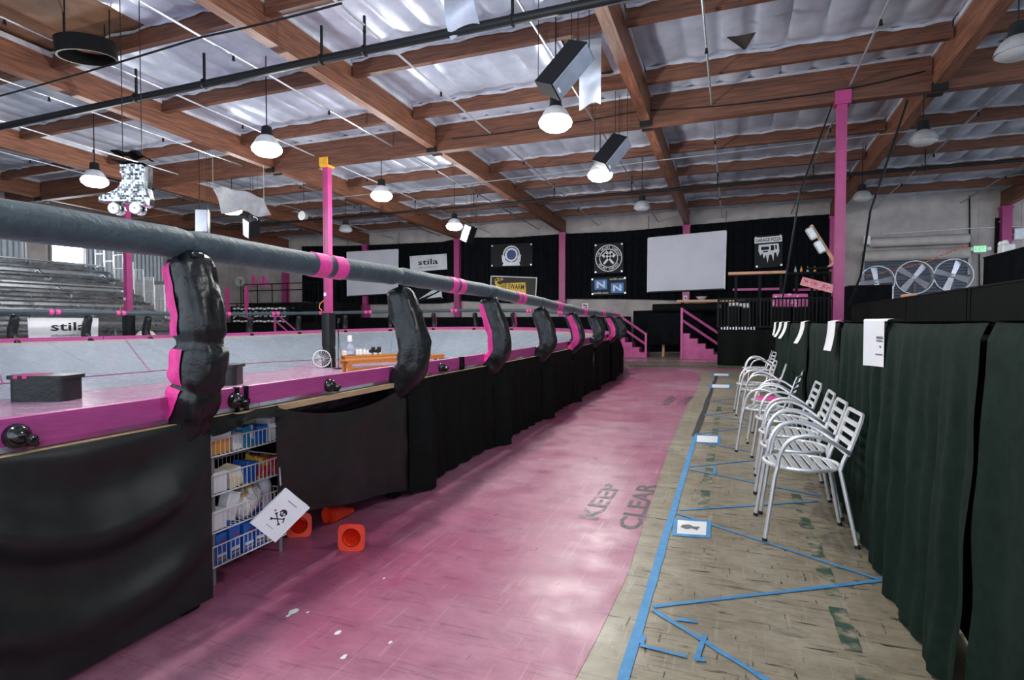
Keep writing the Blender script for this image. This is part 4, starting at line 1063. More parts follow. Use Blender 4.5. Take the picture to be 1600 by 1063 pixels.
# stencilled words KEEP / CLEAR in the painted lane, read along the lane
def floor_word(word, pa, pb, side, ht, m, z=0.0035):
    a, c = gz(*pa), gz(*pb); d = c - a; L_ = d.length; M = frame((a + c) / 2 + Vector((0, 0, z)), d, Vector((0, 0, 1)).cross(d)); b = MB()
    text(b, word, M, 0, 0, L_, ht, 0.0, bold=0.02); b.build('stencil_word', m, floor)
floor_word('KEEP', (918, 812), (959, 757), 0, 0.14, 'stencil_faded'); floor_word('CLEAR', (981, 828), (1012, 757), 0, 0.15, 'stencil')
floor_word('KEEP', (1039, 633), (1053, 620), 0, 0.13, 'stencil'); floor_word('CLEAR', (1063, 634), (1078, 620), 0, 0.14, 'stencil')
# white spill marks in the lane
for (px, py, r) in ((459, 957, 0.03), (451, 963, 0.014), (481, 958, 0.01), (528, 990, 0.02), (610, 1005, 0.012), (600, 905, 0.01), (537, 1028, 0.018)):
    p = gz(px, py); b = MB(); b.add([(p.x + r * (1 + 0.5 * nz(k * 1.7, px)) * math.cos(k * PI / 5) * 0.6, p.y + r * (1 + 0.5 * nz(k * 1.3, py)) * math.sin(k * PI / 5), 0.0032) for k in range(10)], [tuple(range(10))]); b.build('paint_spot', 'white_spill', floor)

# ---- black draped tiers behind the fence
def block(name, lab, x0, x1, y0, y1, z1, m='black_cloth', seams=(), cat='riser', z0=0.0):
    t = thing(name, lab, cat, ((x0 + x1) / 2, (y0 + y1) / 2, z0))
    MB().box(((x0 + x1) / 2, (y0 + y1) / 2, (z0 + z1) / 2), (x1 - x0 - 0.04, y1 - y0 - 0.04, z1 - z0 - 0.01)).build('frame_box', 'black_paint', t)
    ys = [y0] + list(seams) + [y1]
    for a, c in zip(ys, ys[1:]):
        b = MB(); b.grid(lambda u, v: (x0 - 0.012 * math.sin(u * 18 * (c - a)) * v, a + 0.015 + (c - a - 0.03) * u, z1 - (z1 - z0 - 0.02) * v), 30, 6); b.build('drape_panel', m, t, smooth=True)
    b = MB(); b.grid(lambda u, v: (x0 + (x1 - x0) * u, y0 - 0.012 * math.sin(u * 18 * (x1 - x0)) * v, z1 - (z1 - z0 - 0.02) * v), 30, 6); b.build('drape_panel', m, t, smooth=True)
    b = MB(); b.box(((x0 + x1) / 2, (y0 + y1) / 2, z1), (x1 - x0 + 0.02, y1 - y0 + 0.02, 0.02)); b.build('top_board', 'black_paint', t)
    return t
yq = 2.62 / (ray(1330, 480).x / ray(1330, 480).y)
y_a = 2.62 / (ray(1416, 470).x / ray(1416, 470).y); y_b = 2.62 / (ray(1514, 460).x / ray(1514, 460).y)
block('seating_tier', 'long black draped seating tier behind the fence', 2.62, 4.4, 4.0, yq, 1.75, seams=(y_b - 0.06, y_b + 0.06, y_a))
y_c = 4.6 / (ray(1536, 430).x / ray(1536, 430).y)
block('seating_tier', 'tall black draped tier near the exit sign', 4.6, 6.5, 6.5, y_c, 2.62, m='wall_curtain')
xa, xb = gy(1326, 460, 17.0).x, gy(1394, 460, 17.0).x
t = block('draped_box', 'black draped box with pale edge below the first drum fan', xa, xb, 17.0, 18.4, 2.30, m='wall_curtain', cat='riser')
MB().box((xb + 0.015, 17.0, 2.0), (0.03, 0.03, 0.55)).build('edge_strip', 'wire_white', t)
# odds and ends on the tiers
p = gx(1420, 466, 2.9); b = MB(); b.box((2.72, p.y * 2.72 / 2.9, 1.79), (0.12, 0.5, 0.05), bev=0.01); tag(b.build('wood_block', 'lumber', None, origin=(2.72, p.y, 1.76)), 'small wooden block lying on the black seating tier', 'block')
q = Vector((4.75, 4.75 / (ray(1545, 402).x / ray(1545, 402).y) - 0.5, 2.64))
t = thing('battery_lamp', 'small white emergency lamp box on the tall black tier', 'lamp', q)
MB().box(q + Vector((0.1, 0, 0.1)), (0.2, 0.25, 0.18), bev=0.02).build('case', 'exit_white', t)
for s_ in (-1, 1): MB().lathe([(0.06, 0), (0.05, 0.06), (0.02, 0.08)], 12, Matrix.Translation(q + Vector((0.05, s_ * 0.08, 0.19)))).build('lamp_head', 'exit_white', t, smooth=True)
# ================================================================== WIRE RACK, CARTONS, CONES
RX, RY0, RY1 = -2.42, 2.09, 2.59       # outer face of the rack and its ends
RD = 0.30
rk = thing('wire_rack', 'white wire basket rack with chrome poles under the track edge', 'rack', (RX - RD / 2, (RY0 + RY1) / 2, 0))
for x in (RX - RD + 0.03, RX - 0.03):
    for y in (RY0 + 0.03, RY1 - 0.01):
        MB().cyl((x, y, 0.0), (x, y, 0.74), 0.011, 8).build('pole', 'grey_metal', rk, smooth=True)
b = MB(); b.tube(catmull([(RX - 0.03, RY1 - 0.01, 0.72), (RX - 0.03, RY1 - 0.01, 0.80), (RX - 0.08, RY1 - 0.01, 0.835), (RX - 0.22, RY1 - 0.01, 0.835), (RX - RD + 0.03, RY1 - 0.01, 0.80), (RX - RD + 0.03, RY1 - 0.01, 0.72)], 3), 0.011, 8); b.build('end_hoop', 'carton_orange' if False else 'grey_metal', rk, smooth=True)
LEV = [(0.10, 0.105), (0.275, 0.10), (0.465, 0.10), (0.660, 0.085)]      # floor of each basket and its height
def wbox(b, p0, p1, r=0.0022): b.cyl(p0, p1, r, 4)
for z0, hh in LEV:
    b = MB()
    x0, x1 = RX - RD, RX
    for z in (z0, z0 + hh):
        for a, c in (((x0, RY0, z), (x1, RY0, z)), ((x1, RY0, z), (x1, RY1, z)), ((x1, RY1, z), (x0, RY1, z)), ((x0, RY1, z), (x0, RY0, z))): wbox(b, a, c, 0.0040)
    for k in range(19):
        y = RY0 + (RY1 - RY0) * k / 18
        for x in (x0, x1): wbox(b, (x, y, z0), (x, y, z0 + hh))
        wbox(b, (x0, y, z0), (x1, y, z0))
    for k in range(1, 10):
        x = x0 + (x1 - x0) * k / 10
        for y in (RY0, RY1): wbox(b, (x, y, z0), (x, y, z0 + hh))
    b.build('basket', 'wire_white', rk)
def carton(y, x, z, size, m, lab, rot=(0, 0, 0), flap_=None, group=None, name='carton', stripe_m=None):
    y = RY0 + 0.01 + (y - 2.075) * 1.10
    M = Matrix.Translation((x, y, z + size[2] / 2 + 0.003)) @ Matrix.Rotation(rot[2], 4, 'Z') @ Matrix.Rotation(rot[0], 4, 'X') @ Matrix.Rotation(rot[1], 4, 'Y')
    t = thing(name, lab, 'box', (x, y, z), 0, group)
    MB().box((0, 0, 0), size, M, bev=0.003).build('body', m, t)
    if stripe_m:
        MB().box((size[0] / 2 + 0.0008, 0, -size[2] * 0.22), (0.0015, size[1] * 0.82, size[2] * 0.10), M).build('stripe', stripe_m, t)
        MB().box((size[0] / 2 + 0.0008, 0, -size[2] * 0.36), (0.0015, size[1] * 0.82, size[2] * 0.05), M).build('stripe', 'carton_orange', t)
        MB().box((size[0] / 2 + 0.0008, size[1] * 0.1, size[2] * 0.2), (0.0015, size[1] * 0.3, size[1] * 0.25), M).build('mark', 'ink_red', t)
    if flap_:
        MB().box((-size[0] * 0.1, 0, size[2] / 2 + flap_ / 2), (0.004, size[1], flap_), M @ Matrix.Rotation(0.3, 4, 'Y')).build('flap', m, t)
    return t
XO = RX - 0.075
Z = [l[0] for l in LEV]
# top basket
carton(2.135, XO, Z[3], (0.11, 0.12, 0.075), 'carton_orange', 'orange carton with white lid in the top basket')
carton(2.135, XO, Z[3] + 0.078, (0.115, 0.125, 0.03), 'carton_white', 'flat white box lying on the orange carton')
carton(2.235, XO, Z[3], (0.1, 0.06, 0.085), 'carton_white', 'white carton beside the orange one in the top basket')
carton(2.305, XO - 0.01, Z[3], (0.12, 0.07, 0.11), 'carton_teal', 'teal patterned carton in the top basket', rot=(0.1, 0, 0))
carton(2.385, XO, Z[3], (0.11, 0.07, 0.10), 'carton_blue', 'dark blue carton in the top basket', rot=(-0.05, 0, 0))
carton(2.46, XO, Z[3], (0.10, 0.05, 0.13), 'carton_white', 'upright white carton at the pole end of the top basket', rot=(0.06, 0, 0))
carton(2.41, XO - 0.12, Z[3], (0.08, 0.12, 0.15), 'carton_cream', 'cream carton at the back of the top basket')
# second basket
carton(2.125, XO, Z[2], (0.12, 0.085, 0.105), 'carton_white', 'white tissue carton in the second basket')
carton(2.225, XO, Z[2], (0.10, 0.08, 0.10), 'carton_cream', 'cream and gold wrapped box in the second basket', rot=(0.25, 0.1, 0))
carton(2.315, XO, Z[2], (0.11, 0.075, 0.11), 'carton_blue', 'blue carton leaning in the second basket', rot=(-0.2, 0, 0))
carton(2.40, XO - 0.005, Z[2], (0.12, 0.08, 0.115), 'carton_red', 'red and yellow packet in the second basket', rot=(-0.25, 0.1, 0.1))
carton(2.468, XO, Z[2], (0.11, 0.045, 0.10), 'carton_red', 'thin red packet at the end of the second basket')
# third basket
carton(2.12, XO, Z[1], (0.12, 0.08, 0.10), 'carton_white', 'white and red box in the third basket')
carton(2.215, XO, Z[1] + 0.01, (0.06, 0.085, 0.15), 'carton_white', 'tall white box tilted in the third basket', rot=(-0.35, 0, 0.1))
carton(2.175, XO + 0.01, Z[1], (0.04, 0.06, 0.07), 'carton_blue', 'small blue packet against the tilted white box')
b = MB(); cc = Vector((XO, 2.37, Z[1] + 0.085))
def fn(u, v):
    a, e = 2 * PI * u, PI * (v - 0.5); k = 1 + 0.25 * nz(3 * math.cos(a), 3 * math.sin(a), v * 5)
    return (cc.x + 0.08 * k * math.cos(e) * math.cos(a), cc.y + 0.085 * k * math.cos(e) * math.sin(a), cc.z + 0.082 * k * math.sin(e) + 0.02 * math.sin(a))
b.grid(fn, 20, 12); tag(b.build('plastic_bag', 'plastic_bag', None, origin=cc - Vector((0, 0, 0.08)), smooth=True), 'clear plastic bag of amber packets in the third basket', 'bag')
t = thing('pill_bottle', 'white plastic bottle with cap at the end of the third basket', 'bottle', (XO - 0.02, 2.51, Z[1]))
MB().lathe([(0.045, 0.004), (0.05, 0.02), (0.05, 0.13), (0.042, 0.155), (0.026, 0.165), (0.026, 0.175)], 18, Matrix.Translation((XO - 0.02, 2.51, Z[1]))).build('body', 'carton_white', t, smooth=True)
MB().lathe([(0.030, 0.173), (0.030, 0.20), (0.027, 0.204)], 16, Matrix.Translation((XO - 0.02, 2.51, Z[1]))).build('cap', 'wire_white', t, smooth=True)
# bottom basket
for k, (y, zz, rx) in enumerate(((2.125, 0.0, 0.0), (2.20, 0.0, 0.0), (2.285, 0.0, 0.0), (2.36, 0.0, -0.1))):
    carton(y, XO, Z[0], (0.13, 0.068, 0.15 + 0.02 * (k % 2)), 'carton_blue', ['blue first-aid carton at the drape end of the bottom basket', 'taller blue carton, second in the bottom basket', 'blue carton, third in the bottom basket', 'open-flapped blue carton, fourth in the bottom basket'][k], rot=(rx, 0, 0), stripe_m='ink_white', flap_=0.05 if k in (1, 3) else None)
carton(2.445, XO, Z[0], (0.12, 0.06, 0.12), 'carton_white', 'white carton at the end of the bottom basket')
carton(2.33, XO - 0.12, Z[0], (0.08, 0.12, 0.17), 'carton_cream', 'cream box at the back of the bottom basket')
# bead chain and hanging booklet with skull and crossed bones
D = 2.86
bk = thing('skull_booklet', 'white booklet with skull and crossbones hanging from the wire rack', 'booklet', gd(440, 810, D))
tl, tr, br, bl = gd(438.6, 757, D), gd(475.8, 788, D + 0.06), gd(439.8, 855, D + 0.03), gd(400, 822, D - 0.03)
ex = (tr - tl); ey = (tl - bl)
Mb = frame((tl + tr + br + bl) / 4, ex, ey); wd, ht = ex.length, ey.length
if (Mb.to_3x3() @ Vector((0, 0, 1))).dot(CAM - bk.location) < 0: print('booklet flipped')
MB().box((0, 0, 0), (wd, ht, 0.004), Mb, bev=0.001).build('cover', 'white_paper', bk)
MB().box((0.002, 0, -0.008), (wd * 0.97, ht * 0.97, 0.007), Mb).build('pages', 'carton_white', bk)
Mb2 = Mb @ Matrix.Translation((-wd / 2, 0, -0.014)) @ Matrix.Rotation(0.14, 4, 'Y') @ Matrix.Translation((wd / 2, 0, 0))
MB().box((0, -0.006, -0.004), (wd, ht, 0.002), Mb2).build('back_cover', 'white_paper', bk)
b = MB(); s_ = wd * 0.19; zt = 0.0028
flat(b, [(s_ * x, s_ * y + 0.008) for x, y in ((-0.62, 0.1), (-0.5, 0.62), (-0.1, 0.86), (0.3, 0.8), (0.62, 0.5), (0.62, 0.05), (0.36, -0.1), (0.34, -0.36), (-0.22, -0.36), (-0.28, -0.08))], Mb, zt)
for sg in (-1, 1):
    c_, s2 = math.cos(0.6 * sg), math.sin(0.6 * sg)
    def rot2(pl): return [(x * c_ - y * s2, x * s2 + y * c_ - s_ * 0.72) for x, y in pl]
    flat(b, rot2([(-s_ * 0.95, -s_ * 0.09), (s_ * 0.95, -s_ * 0.09), (s_ * 0.95, s_ * 0.09), (-s_ * 0.95, s_ * 0.09)]), Mb, zt)
    for e in (-1, 1):
        for q in (-1, 1): flat(b, rot2(circ(e * s_ * 0.98, q * s_ * 0.12, s_ * 0.14, 10)), Mb, zt)
b.build('skull_emblem', 'ink_black', bk)
b = MB()
for ex_, ey_, r_ in ((-0.22, 0.18, 0.17), (0.28, 0.18, 0.17), (0.03, -0.06, 0.07)): flat(b, circ(s_ * ex_, s_ * ey_ + 0.008, s_ * r_, 12), Mb, zt + 0.0006)
b.build('emblem_eyes', 'ink_white', bk)
b = MB()
for cx_, cy_ in ((-s_ * 1.25, s_ * 0.1), (s_ * 1.05, -s_ * 0.55)):
    for a in (PI / 4, -PI / 4):
        c_, s2 = math.cos(a), math.sin(a); flat(b, [(cx_ + x * c_ - y * s2, cy_ + x * s2 + y * c_) for x, y in ((-s_ * 0.2, -s_ * 0.06), (s_ * 0.2, -s_ * 0.06), (s_ * 0.2, s_ * 0.06), (-s_ * 0.2, s_ * 0.06))], Mb, zt)
b.build('red_crosses', 'ink_red', bk)
b = MB(); flat(b, [(-wd * 0.18, ht * 0.32), (wd * 0.18, ht * 0.32), (wd * 0.18, ht * 0.335), (-wd * 0.18, ht * 0.335)], Mb, zt); flat(b, [(-wd * 0.13, -ht * 0.32), (wd * 0.13, -ht * 0.32), (wd * 0.13, -ht * 0.31), (-wd * 0.13, -ht * 0.31)], Mb, zt); b.build('print_line', 'ink_grey', bk)
a0 = Vector((RX + 0.01, RY1 - 0.06, 0.69)); a1 = gd(438.5, 758, D)
P = [a0.lerp(a1, k / 30) + Vector((0, 0, -0.05 * math.sin(PI * k / 30))) for k in range(31)]
b = MB()
for q in P: b.lathe([(0.0015, -0.005), (0.005, -0.002), (0.005, 0.002), (0.0015, 0.005)], 6, Matrix.Translation(q))
tag(b.build('bead_chain', 'steel_pipe', bk), kind='stuff')
# ---- small orange cones, tipped over
def cone(p, axis, lab, sc=1.0, square=True, nest=1):
    t = thing('traffic_cone', lab, 'cone', (p.x, p.y, 0.0))
    z = Vector(axis).normalized(); x = z.cross(Vector((0, 0, 1))).normalized(); y = z.cross(x)
    M = Matrix((x, y, z)).transposed().to_4x4(); M.translation = p
    M = M @ Matrix.Scale(sc, 4)
    if square:
        b = MB(); h = 0.075; r0 = 0.052; nseg = 24; vs = []; fs = []
        sqp = []
        for k in range(nseg):
            a = 2 * PI * k / nseg; c_, s2 = math.cos(a), math.sin(a); q = h / max(abs(c_), abs(s2)); q = min(q, h * 1.25); sqp.append((q * c_, q * s2))
        for zz in (0.0, 0.010): vs += [(q[0], q[1], zz) for q in sqp] + [(r0 * math.cos(2 * PI * k / nseg), r0 * math.sin(2 * PI * k / nseg), zz) for k in range(nseg)]
        n = nseg
        for k in range(n):
            j = (k + 1) % n; fs += [(k, j, n + j, n + k), (2 * n + k, 3 * n + k, 3 * n + j, 2 * n + j), (k, 2 * n + k, 2 * n + j, j)]
        b.add(vs, fs, M); b.build('base', 'cone_orange', t)
    for q in range(nest):
        b = MB(); b.lathe([(0.052, 0.005), (0.047, 0.03), (0.016, 0.17), (0.012, 0.17), (0.043, 0.03), (0.048, 0.003)], 24, M @ Matrix.Translation((0, 0, -0.014 * q)), cap=False); b.lathe([(0.016, 0.168), (0.012, 0.172)], 14, M @ Matrix.Translation((0, 0, -0.014 * q))); b.build('body', 'cone_orange', t, smooth=True)
    return t
p = gz(549, 862); cone(p + Vector((0, 0, 0.080)), Vector((-0.35, 0.93, -0.06)), 'orange cone with square base, tipped over alone on the lane', 1.04)
p = gz(466, 843); cone(p + Vector((-0.02, 0.03, 0.074)), Vector((-0.5, 0.8, -0.08)), 'orange cone tipped over beside the skull booklet', 1.0)
p = gz(508, 822); cone(p + Vector((0, 0.05, 0.058)), Vector((0.25, 0.95, -0.10)), 'nested orange cones lying under the sagging drape', 1.1, square=False, nest=3)

# ================================================================== INFIELD
def stool(px, py, lab, wd=0.96, dp=0.55, ht=0.40, rz=0.15):
    p = gz(px, py); c = p + Vector((-0.28, 0.1, 0)); t = thing('padded_box', lab, 'padded box', (c.x, c.y, 0.006))
    M = Matrix.Translation((c.x, c.y, 0.006)) @ Matrix.Rotation(rz, 4, 'Z')
    def rr(k, n=6):
        out = []; r = 0.14
        for cx_, cy_, a0 in ((wd / 2 - r, dp / 2 - r, 0), (-wd / 2 + r, dp / 2 - r, PI / 2), (-wd / 2 + r, -dp / 2 + r, PI), (wd / 2 - r, -dp / 2 + r, 1.5 * PI)):
            out += [(cx_ * k + r * k * math.cos(a0 + j * PI / 2 / n), cy_ * k + r * k * math.sin(a0 + j * PI / 2 / n)) for j in range(n + 1)]
        return out
    b = MB(); b.prism(rr(0.97), ht, M); b.build('body', 'black_vinyl', t)
    b = MB(); b.prism(rr(1.07), 0.06, M @ Matrix.Translation((0, 0, ht - 0.02))); b.build('lid', 'black_vinyl', t)
    for dx in (-0.09, 0.06): MB().box((dx - 0.2, 0, ht + 0.02), (0.07, dp * 1.09, 0.052), M).build('pink_band', 'carton_red' if False else 'hot_pink', t)
    return t
stool(80, 628, 'black padded box with two pink bands standing on the infield', rz=math.radians(24))
stool(352, 603, 'black padded box half hidden behind the near padded post', rz=math.radians(24), wd=0.9)
# floor fan beside the padded column
p = gz(503, 577); p.z = 0.006; t = thing('floor_fan', 'wire-caged floor fan beside the padded column in the infield', 'fan', p)
fd = (CAM - p); fd.z = 0; fd.normalize(); sd = Vector((-fd.y, fd.x, 0)); R_ = 0.24; cz = 0.30
Mf = frame(p + Vector((0, 0, cz)), sd, (0, 0, 1))
if (Mf.to_3x3() @ Vector((0, 0, 1))).dot(fd) < 0: Mf = Mf @ Matrix.Rotation(PI, 4, 'Y')
def fan_parts(t, M, R_, nb, bm, cage=True, blade_ang=0.3, ringr=0.012, depth=0.12):
    b = MB()
    for z in (-depth / 2, depth / 2): b.tube([M @ Vector((R_ * math.cos(a), R_ * math.sin(a), z)) for a in [2 * PI * k / 36 for k in range(36)]], ringr, 6, closed=True)
    b.build('cage_ring', 'wire_white', t, smooth=True)
    if cage:
        b = MB()
        for k in range(24):
            a = 2 * PI * k / 24
            b.tube([M @ Vector((r * math.cos(a), r * math.sin(a), z)) for r, z in ((0.03, depth * 0.75), (R_ * 0.6, depth * 0.7), (R_ * 0.95, depth * 0.55), (R_, 0))], 0.0035, 4)
        tag(b.build('cage_wires', 'wire_white', t), kind='stuff')
    b = MB(); b.lathe([(0.05, -depth * 0.6), (0.06, 0.0), (0.04, depth * 0.4), (0.005, depth * 0.45)], 14, M); b.build('hub', 'fan_dark', t, smooth=True)
    for k in range(nb):
        a = 2 * PI * k / nb + blade_ang; Mk = M @ Matrix.Rotation(a, 4, 'Z') @ Matrix.Rotation(0.5, 4, 'X'); b = MB()
        b.prism([(0.04, -R_ * 0.10), (R_ * 0.5, -R_ * 0.20), (R_ * 0.9, -R_ * 0.15), (R_ * 0.92, R_ * 0.12), (R_ * 0.5, R_ * 0.15), (0.04, R_ * 0.08)], 0.006, Mk); b.build('blade', bm, t)
fan_parts(t, Mf, R_, 4, 'fan_dark')
b = MB(); b.tube([p + sd * -0.27 + Vector((0, 0, 0.012)), p + sd * -0.26 + Vector((0, 0, 0.3)), p + sd * -0.24 + Vector((0, 0, 0.3))], 0.012, 6); b.tube([p + sd * 0.27 + Vector((0, 0, 0.012)), p + sd * 0.26 + Vector((0, 0, 0.3)), p + sd * 0.24 + Vector((0, 0, 0.3))], 0.012, 6); b.tube([p + sd * -0.27 + Vector((0, 0, 0.012)), p + sd * 0.27 + Vector((0, 0, 0.012))], 0.012, 6); b.build('stand', 'steel_pipe', t)
# wooden benches
def bench(a, c, wd, lab, ht=0.40):
    a, c = Vector(a), Vector(c); a.z = c.z = 0.006; d = (c - a); L_ = d.length; M = frame((a + c) / 2, d, Vector((0, 0, 1)).cross(d))
    t = thing('wood_bench', lab, 'bench', (a + c) / 2)
    for k in (-1, 1): MB().box((0, k * wd * 0.26, ht - 0.02), (L_, wd * 0.46, 0.035), M, bev=0.004).build('seat_plank', 'orange_wood', t)
    for k in (-1, 1): MB().box((0, k * wd * 0.42, ht - 0.075), (L_ * 0.98, 0.03, 0.075), M).build('apron_rail', 'orange_wood', t)
    for e in (-1, 1):
        for k in (-1, 1): MB().box((e * (L_ / 2 - 0.12), k * wd * 0.32, (ht - 0.04) / 2), (0.09, 0.06, ht - 0.045), M).build('leg', 'orange_wood', t)
    MB().box((0, 0, 0.14), (L_ - 0.3, 0.05, 0.07), M).build('stretcher', 'orange_wood', t)
    return t
a, c = gz(536, 588), gz(672, 576); bench(a, c + (c - a) * 0.15, 0.36, 'long orange wooden bench on the infield beside the padded column')
a2, c2 = gz(535, 575), gz(640, 570); bench(a2, c2, 0.36, 'low orange wooden bench with water jug behind the long bench', 0.36)
def on_bench(px, u_off=0.0):
    d = (c2 - a2); u = (px - 535) / 105.0; q = a2 + d * u; return Vector((q.x, q.y, 0.006 + 0.36))
q = on_bench(546); t = thing('water_jug', 'clear blue water jug standing on the rear bench', 'bottle', q)
MB().lathe([(0.10, 0.0), (0.135, 0.03), (0.135, 0.12), (0.12, 0.14), (0.135, 0.17), (0.135, 0.24), (0.09, 0.32), (0.04, 0.37), (0.035, 0.42)], 20, Matrix.Translation(q)).build('body', 'bottle_clear', t, smooth=True)
MB().lathe([(0.07, 0.40), (0.08, 0.44), (0.065, 0.58), (0.055, 0.60)], 14, Matrix.Translation(q)).build('cup_stack', 'wire_white', t, smooth=True)
for k, (px, h, r, m, lab) in enumerate(((538, 0.14, 0.09, 'carton_cream', 'cream paper towel roll on the rear bench'), (552, 0.2, 0.04, 'bottle_clear', 'tall clear water bottle beside the jug'), (557, 0.17, 0.06, 'carton_white', 'first white cup stack on the rear bench'), (562, 0.17, 0.06, 'exit_white', 'pale green-white tub on the rear bench'), (568, 0.16, 0.06, 'carton_white', 'second white tub on the rear bench'), (573, 0.13, 0.05, 'carton_white', 'short white cup by the black skates'))):
    q = on_bench(px); t = thing('drink_container', lab, 'container', q)
    MB().lathe([(r * 0.8, 0), (r, 0.01), (r, h * 0.8), (r * 0.7, h * 0.9), (r * 0.7, h)], 14, Matrix.Translation(q)).build('body', m, t, smooth=True)
    MB().lathe([(r * 0.74, h), (r * 0.74, h + 0.015), (r * 0.6, h + 0.02)], 12, Matrix.Translation(q)).build('lid', 'wire_white', t, smooth=True)
for px, lab in ((579, 'black roller skate on the rear bench beside white cups'), (588, 'black roller skate at the rail end of the rear bench')):
    q = on_bench(px); t = thing('roller_skate', lab, 'skate', q); ax = (a2 - c2).normalized(); M = frame(q, ax, Vector((0, 0, 1)))
    MB().prism([(-0.09, 0.06), (0.10, 0.06), (0.13, 0.08), (0.12, 0.11), (0.04, 0.14), (0.0, 0.17), (-0.01, 0.23), (-0.09, 0.23), (-0.10, 0.14)], 0.09, M @ Matrix.Translation((0, 0, -0.045))).build('boot', 'black_gloss', t)
    for x in (-0.07, 0.08):
        for z in (-0.045, 0.045): MB().lathe([(0.012, -0.015), (0.03, -0.015), (0.03, 0.015), (0.012, 0.015)], 12, M @ Matrix.Translation((x, 0.031, z))).build('wheel', 'wire_white', t)
    MB().box((0, 0.05, 0), (0.2, 0.02, 0.06), M).build('sole_plate', 'grey_metal', t)
# microphone stand
q = gz(529, 577); q.z = 0.006; t = thing('microphone_stand', 'thin black microphone stand just right of the padded column', 'stand', q)
MB().lathe([(0.13, 0.0), (0.13, 0.012), (0.02, 0.03)], 18, Matrix.Translation(q)).build('base', 'black_paint', t); MB().cyl(q, q + Vector((0, 0, 1.32)), 0.011, 8).build('pole', 'black_paint', t)
MB().cyl(q + Vector((0, 0, 1.32)), q + Vector((0.03, 0, 1.46)), 0.025, 10, 0.035).build('microphone', 'black_rubber', t, smooth=True)
cable('mic_cable', [q + Vector((0.02, -0.02, 1.3)), q + Vector((0.1, -0.05, 0.6)), q + Vector((0.3, -0.1, 0.02))], 0.006, 'black_paint', 'thin black cable drooping from the microphone stand', sag=0.05)
# ================================================================== FAR WALL
YF = YW - 0.34          # plane just in front of the wall columns for screens, curtains hang behind it
# ---- wall curtains, one cloth per bay between columns
tops = {-24.4: None}
def curtain(x0, x1, px_pts_top, px_pts_bot, lab, nf, seed):
    def interp(P, x):
        P = sorted(P)
        if x <= P[0][0]: return P[0][1]
        for (a, za), (b_, zb_) in zip(P, P[1:]):
            if x <= b_: return za + (zb_ - za) * (x - a) / (b_ - a)
        return P[-1][1]
    T = [(gy(px, py, YW - 0.2).x, gy(px, py, YW - 0.2).z) for px, py in px_pts_top]; B = [(gy(px, py, YW - 0.2).x, gy(px, py, YW - 0.2).z) for px, py in px_pts_bot]
    b = MB()
    def fn(u, v):
        x = x0 + (x1 - x0) * u; zt, zl = interp(T, x), interp(B, x); k = 0.5 + 0.5 * v
        return (x, YW - 0.16 - 0.05 * k * math.sin(2 * PI * nf * u + seed) - 0.02 * math.sin(2 * PI * nf * 2.7 * u), zt + (zl - zt) * v)
    b.grid(fn, 110, 6)
    return tag(b.build('wall_curtain', 'wall_curtain', None, origin=((x0 + x1) / 2, YW - 0.16, 1.5), smooth=True), lab, 'curtain')
TOP = [(455, 385), (545, 384), (620, 381), (690, 378), (722, 371), (800, 371), (885, 365), (960, 362), (1000, 359), (1070, 352), (1134, 347), (1200, 341), (1290, 335)]
BOT = [(455, 470), (560, 476), (690, 474), (722, 470), (800, 474), (835, 472), (885, 467), (960, 467), (1012, 468), (1070, 470), (1125, 474), (1136, 515), (1290, 515)]
cur = [(-23.2, -18.97, 'dark blue-black wall curtain beside the screen near the dark platform'), (-18.63, -13.37, 'black wall curtain behind the white lettered banner'), (-13.03, -7.78, 'black wall curtain behind the yellow lettered banner'),
       (-7.44, -2.12, 'black wall curtain behind the round hammer emblem'), (-1.78, 3.58, 'black wall curtain behind the pizza banner')]
for i, (a, c, lab) in enumerate(cur): curtain(a, c, TOP, BOT, lab, 13, i * 2.1)
# ---- projection screens
def quad_px(pts, Y): return [gy(px, py, Y) for px, py in pts]
def rect_board(name, lab, cat, px, Y, m, thick=0.03, group=None):
    """upright board from its four corners (tl, tr, br, bl) on the plane y = Y"""
    tl, tr, br, bl = quad_px(px, Y); c = (tl + tr + br + bl) / 4
    t = thing(name, lab, cat, c, 0, group)
    b = MB(); vs = [tuple(q) for q in (tl, tr, br, bl)] + [tuple(q + Vector((0, thick, 0))) for q in (tl, tr, br, bl)]
    b.add(vs, [(0, 1, 2, 3), (7, 6, 5, 4), (0, 1, 5, 4), (1, 2, 6, 5), (2, 3, 7, 6), (3, 0, 4, 7)]); b.build('sheet', m, t)
    ex = ((tr - tl) + (br - bl)) / 2; ey = ((tl - bl) + (tr - br)) / 2
    M = frame(c + Vector((0, -0.004, 0)), ex, ey); return t, M, ex.length, ey.length, (tl, tr, br, bl)
for lab, px in (('large white projection screen left of the white lettered banner', ((542.5, 394.5), (622, 390), (621, 459), (543, 463.5))), ('large white projection screen between hammer emblem and pizza banner', ((1013, 372.5), (1134.5, 361), (1132, 452), (1012, 457)))):
    t, M, wd, ht, C4 = rect_board('projection_screen', lab, 'screen', px, YF - 0.05, 'screen_white')
    tl, tr, br, bl = C4
    for a, c in ((tl, tr), (tr, br), (br, bl), (bl, tl)): MB().cyl(a, c, 0.035, 6).build('frame_bar', 'ink_black' if (a, c) == (br, bl) else 'wire_white', t)
    for q in (tl, tr): MB().cyl(q, (q.x, q.y + 0.1, zb(YW) + 0.5), 0.012, 5).build('hanger', 'dark_pipe', t)
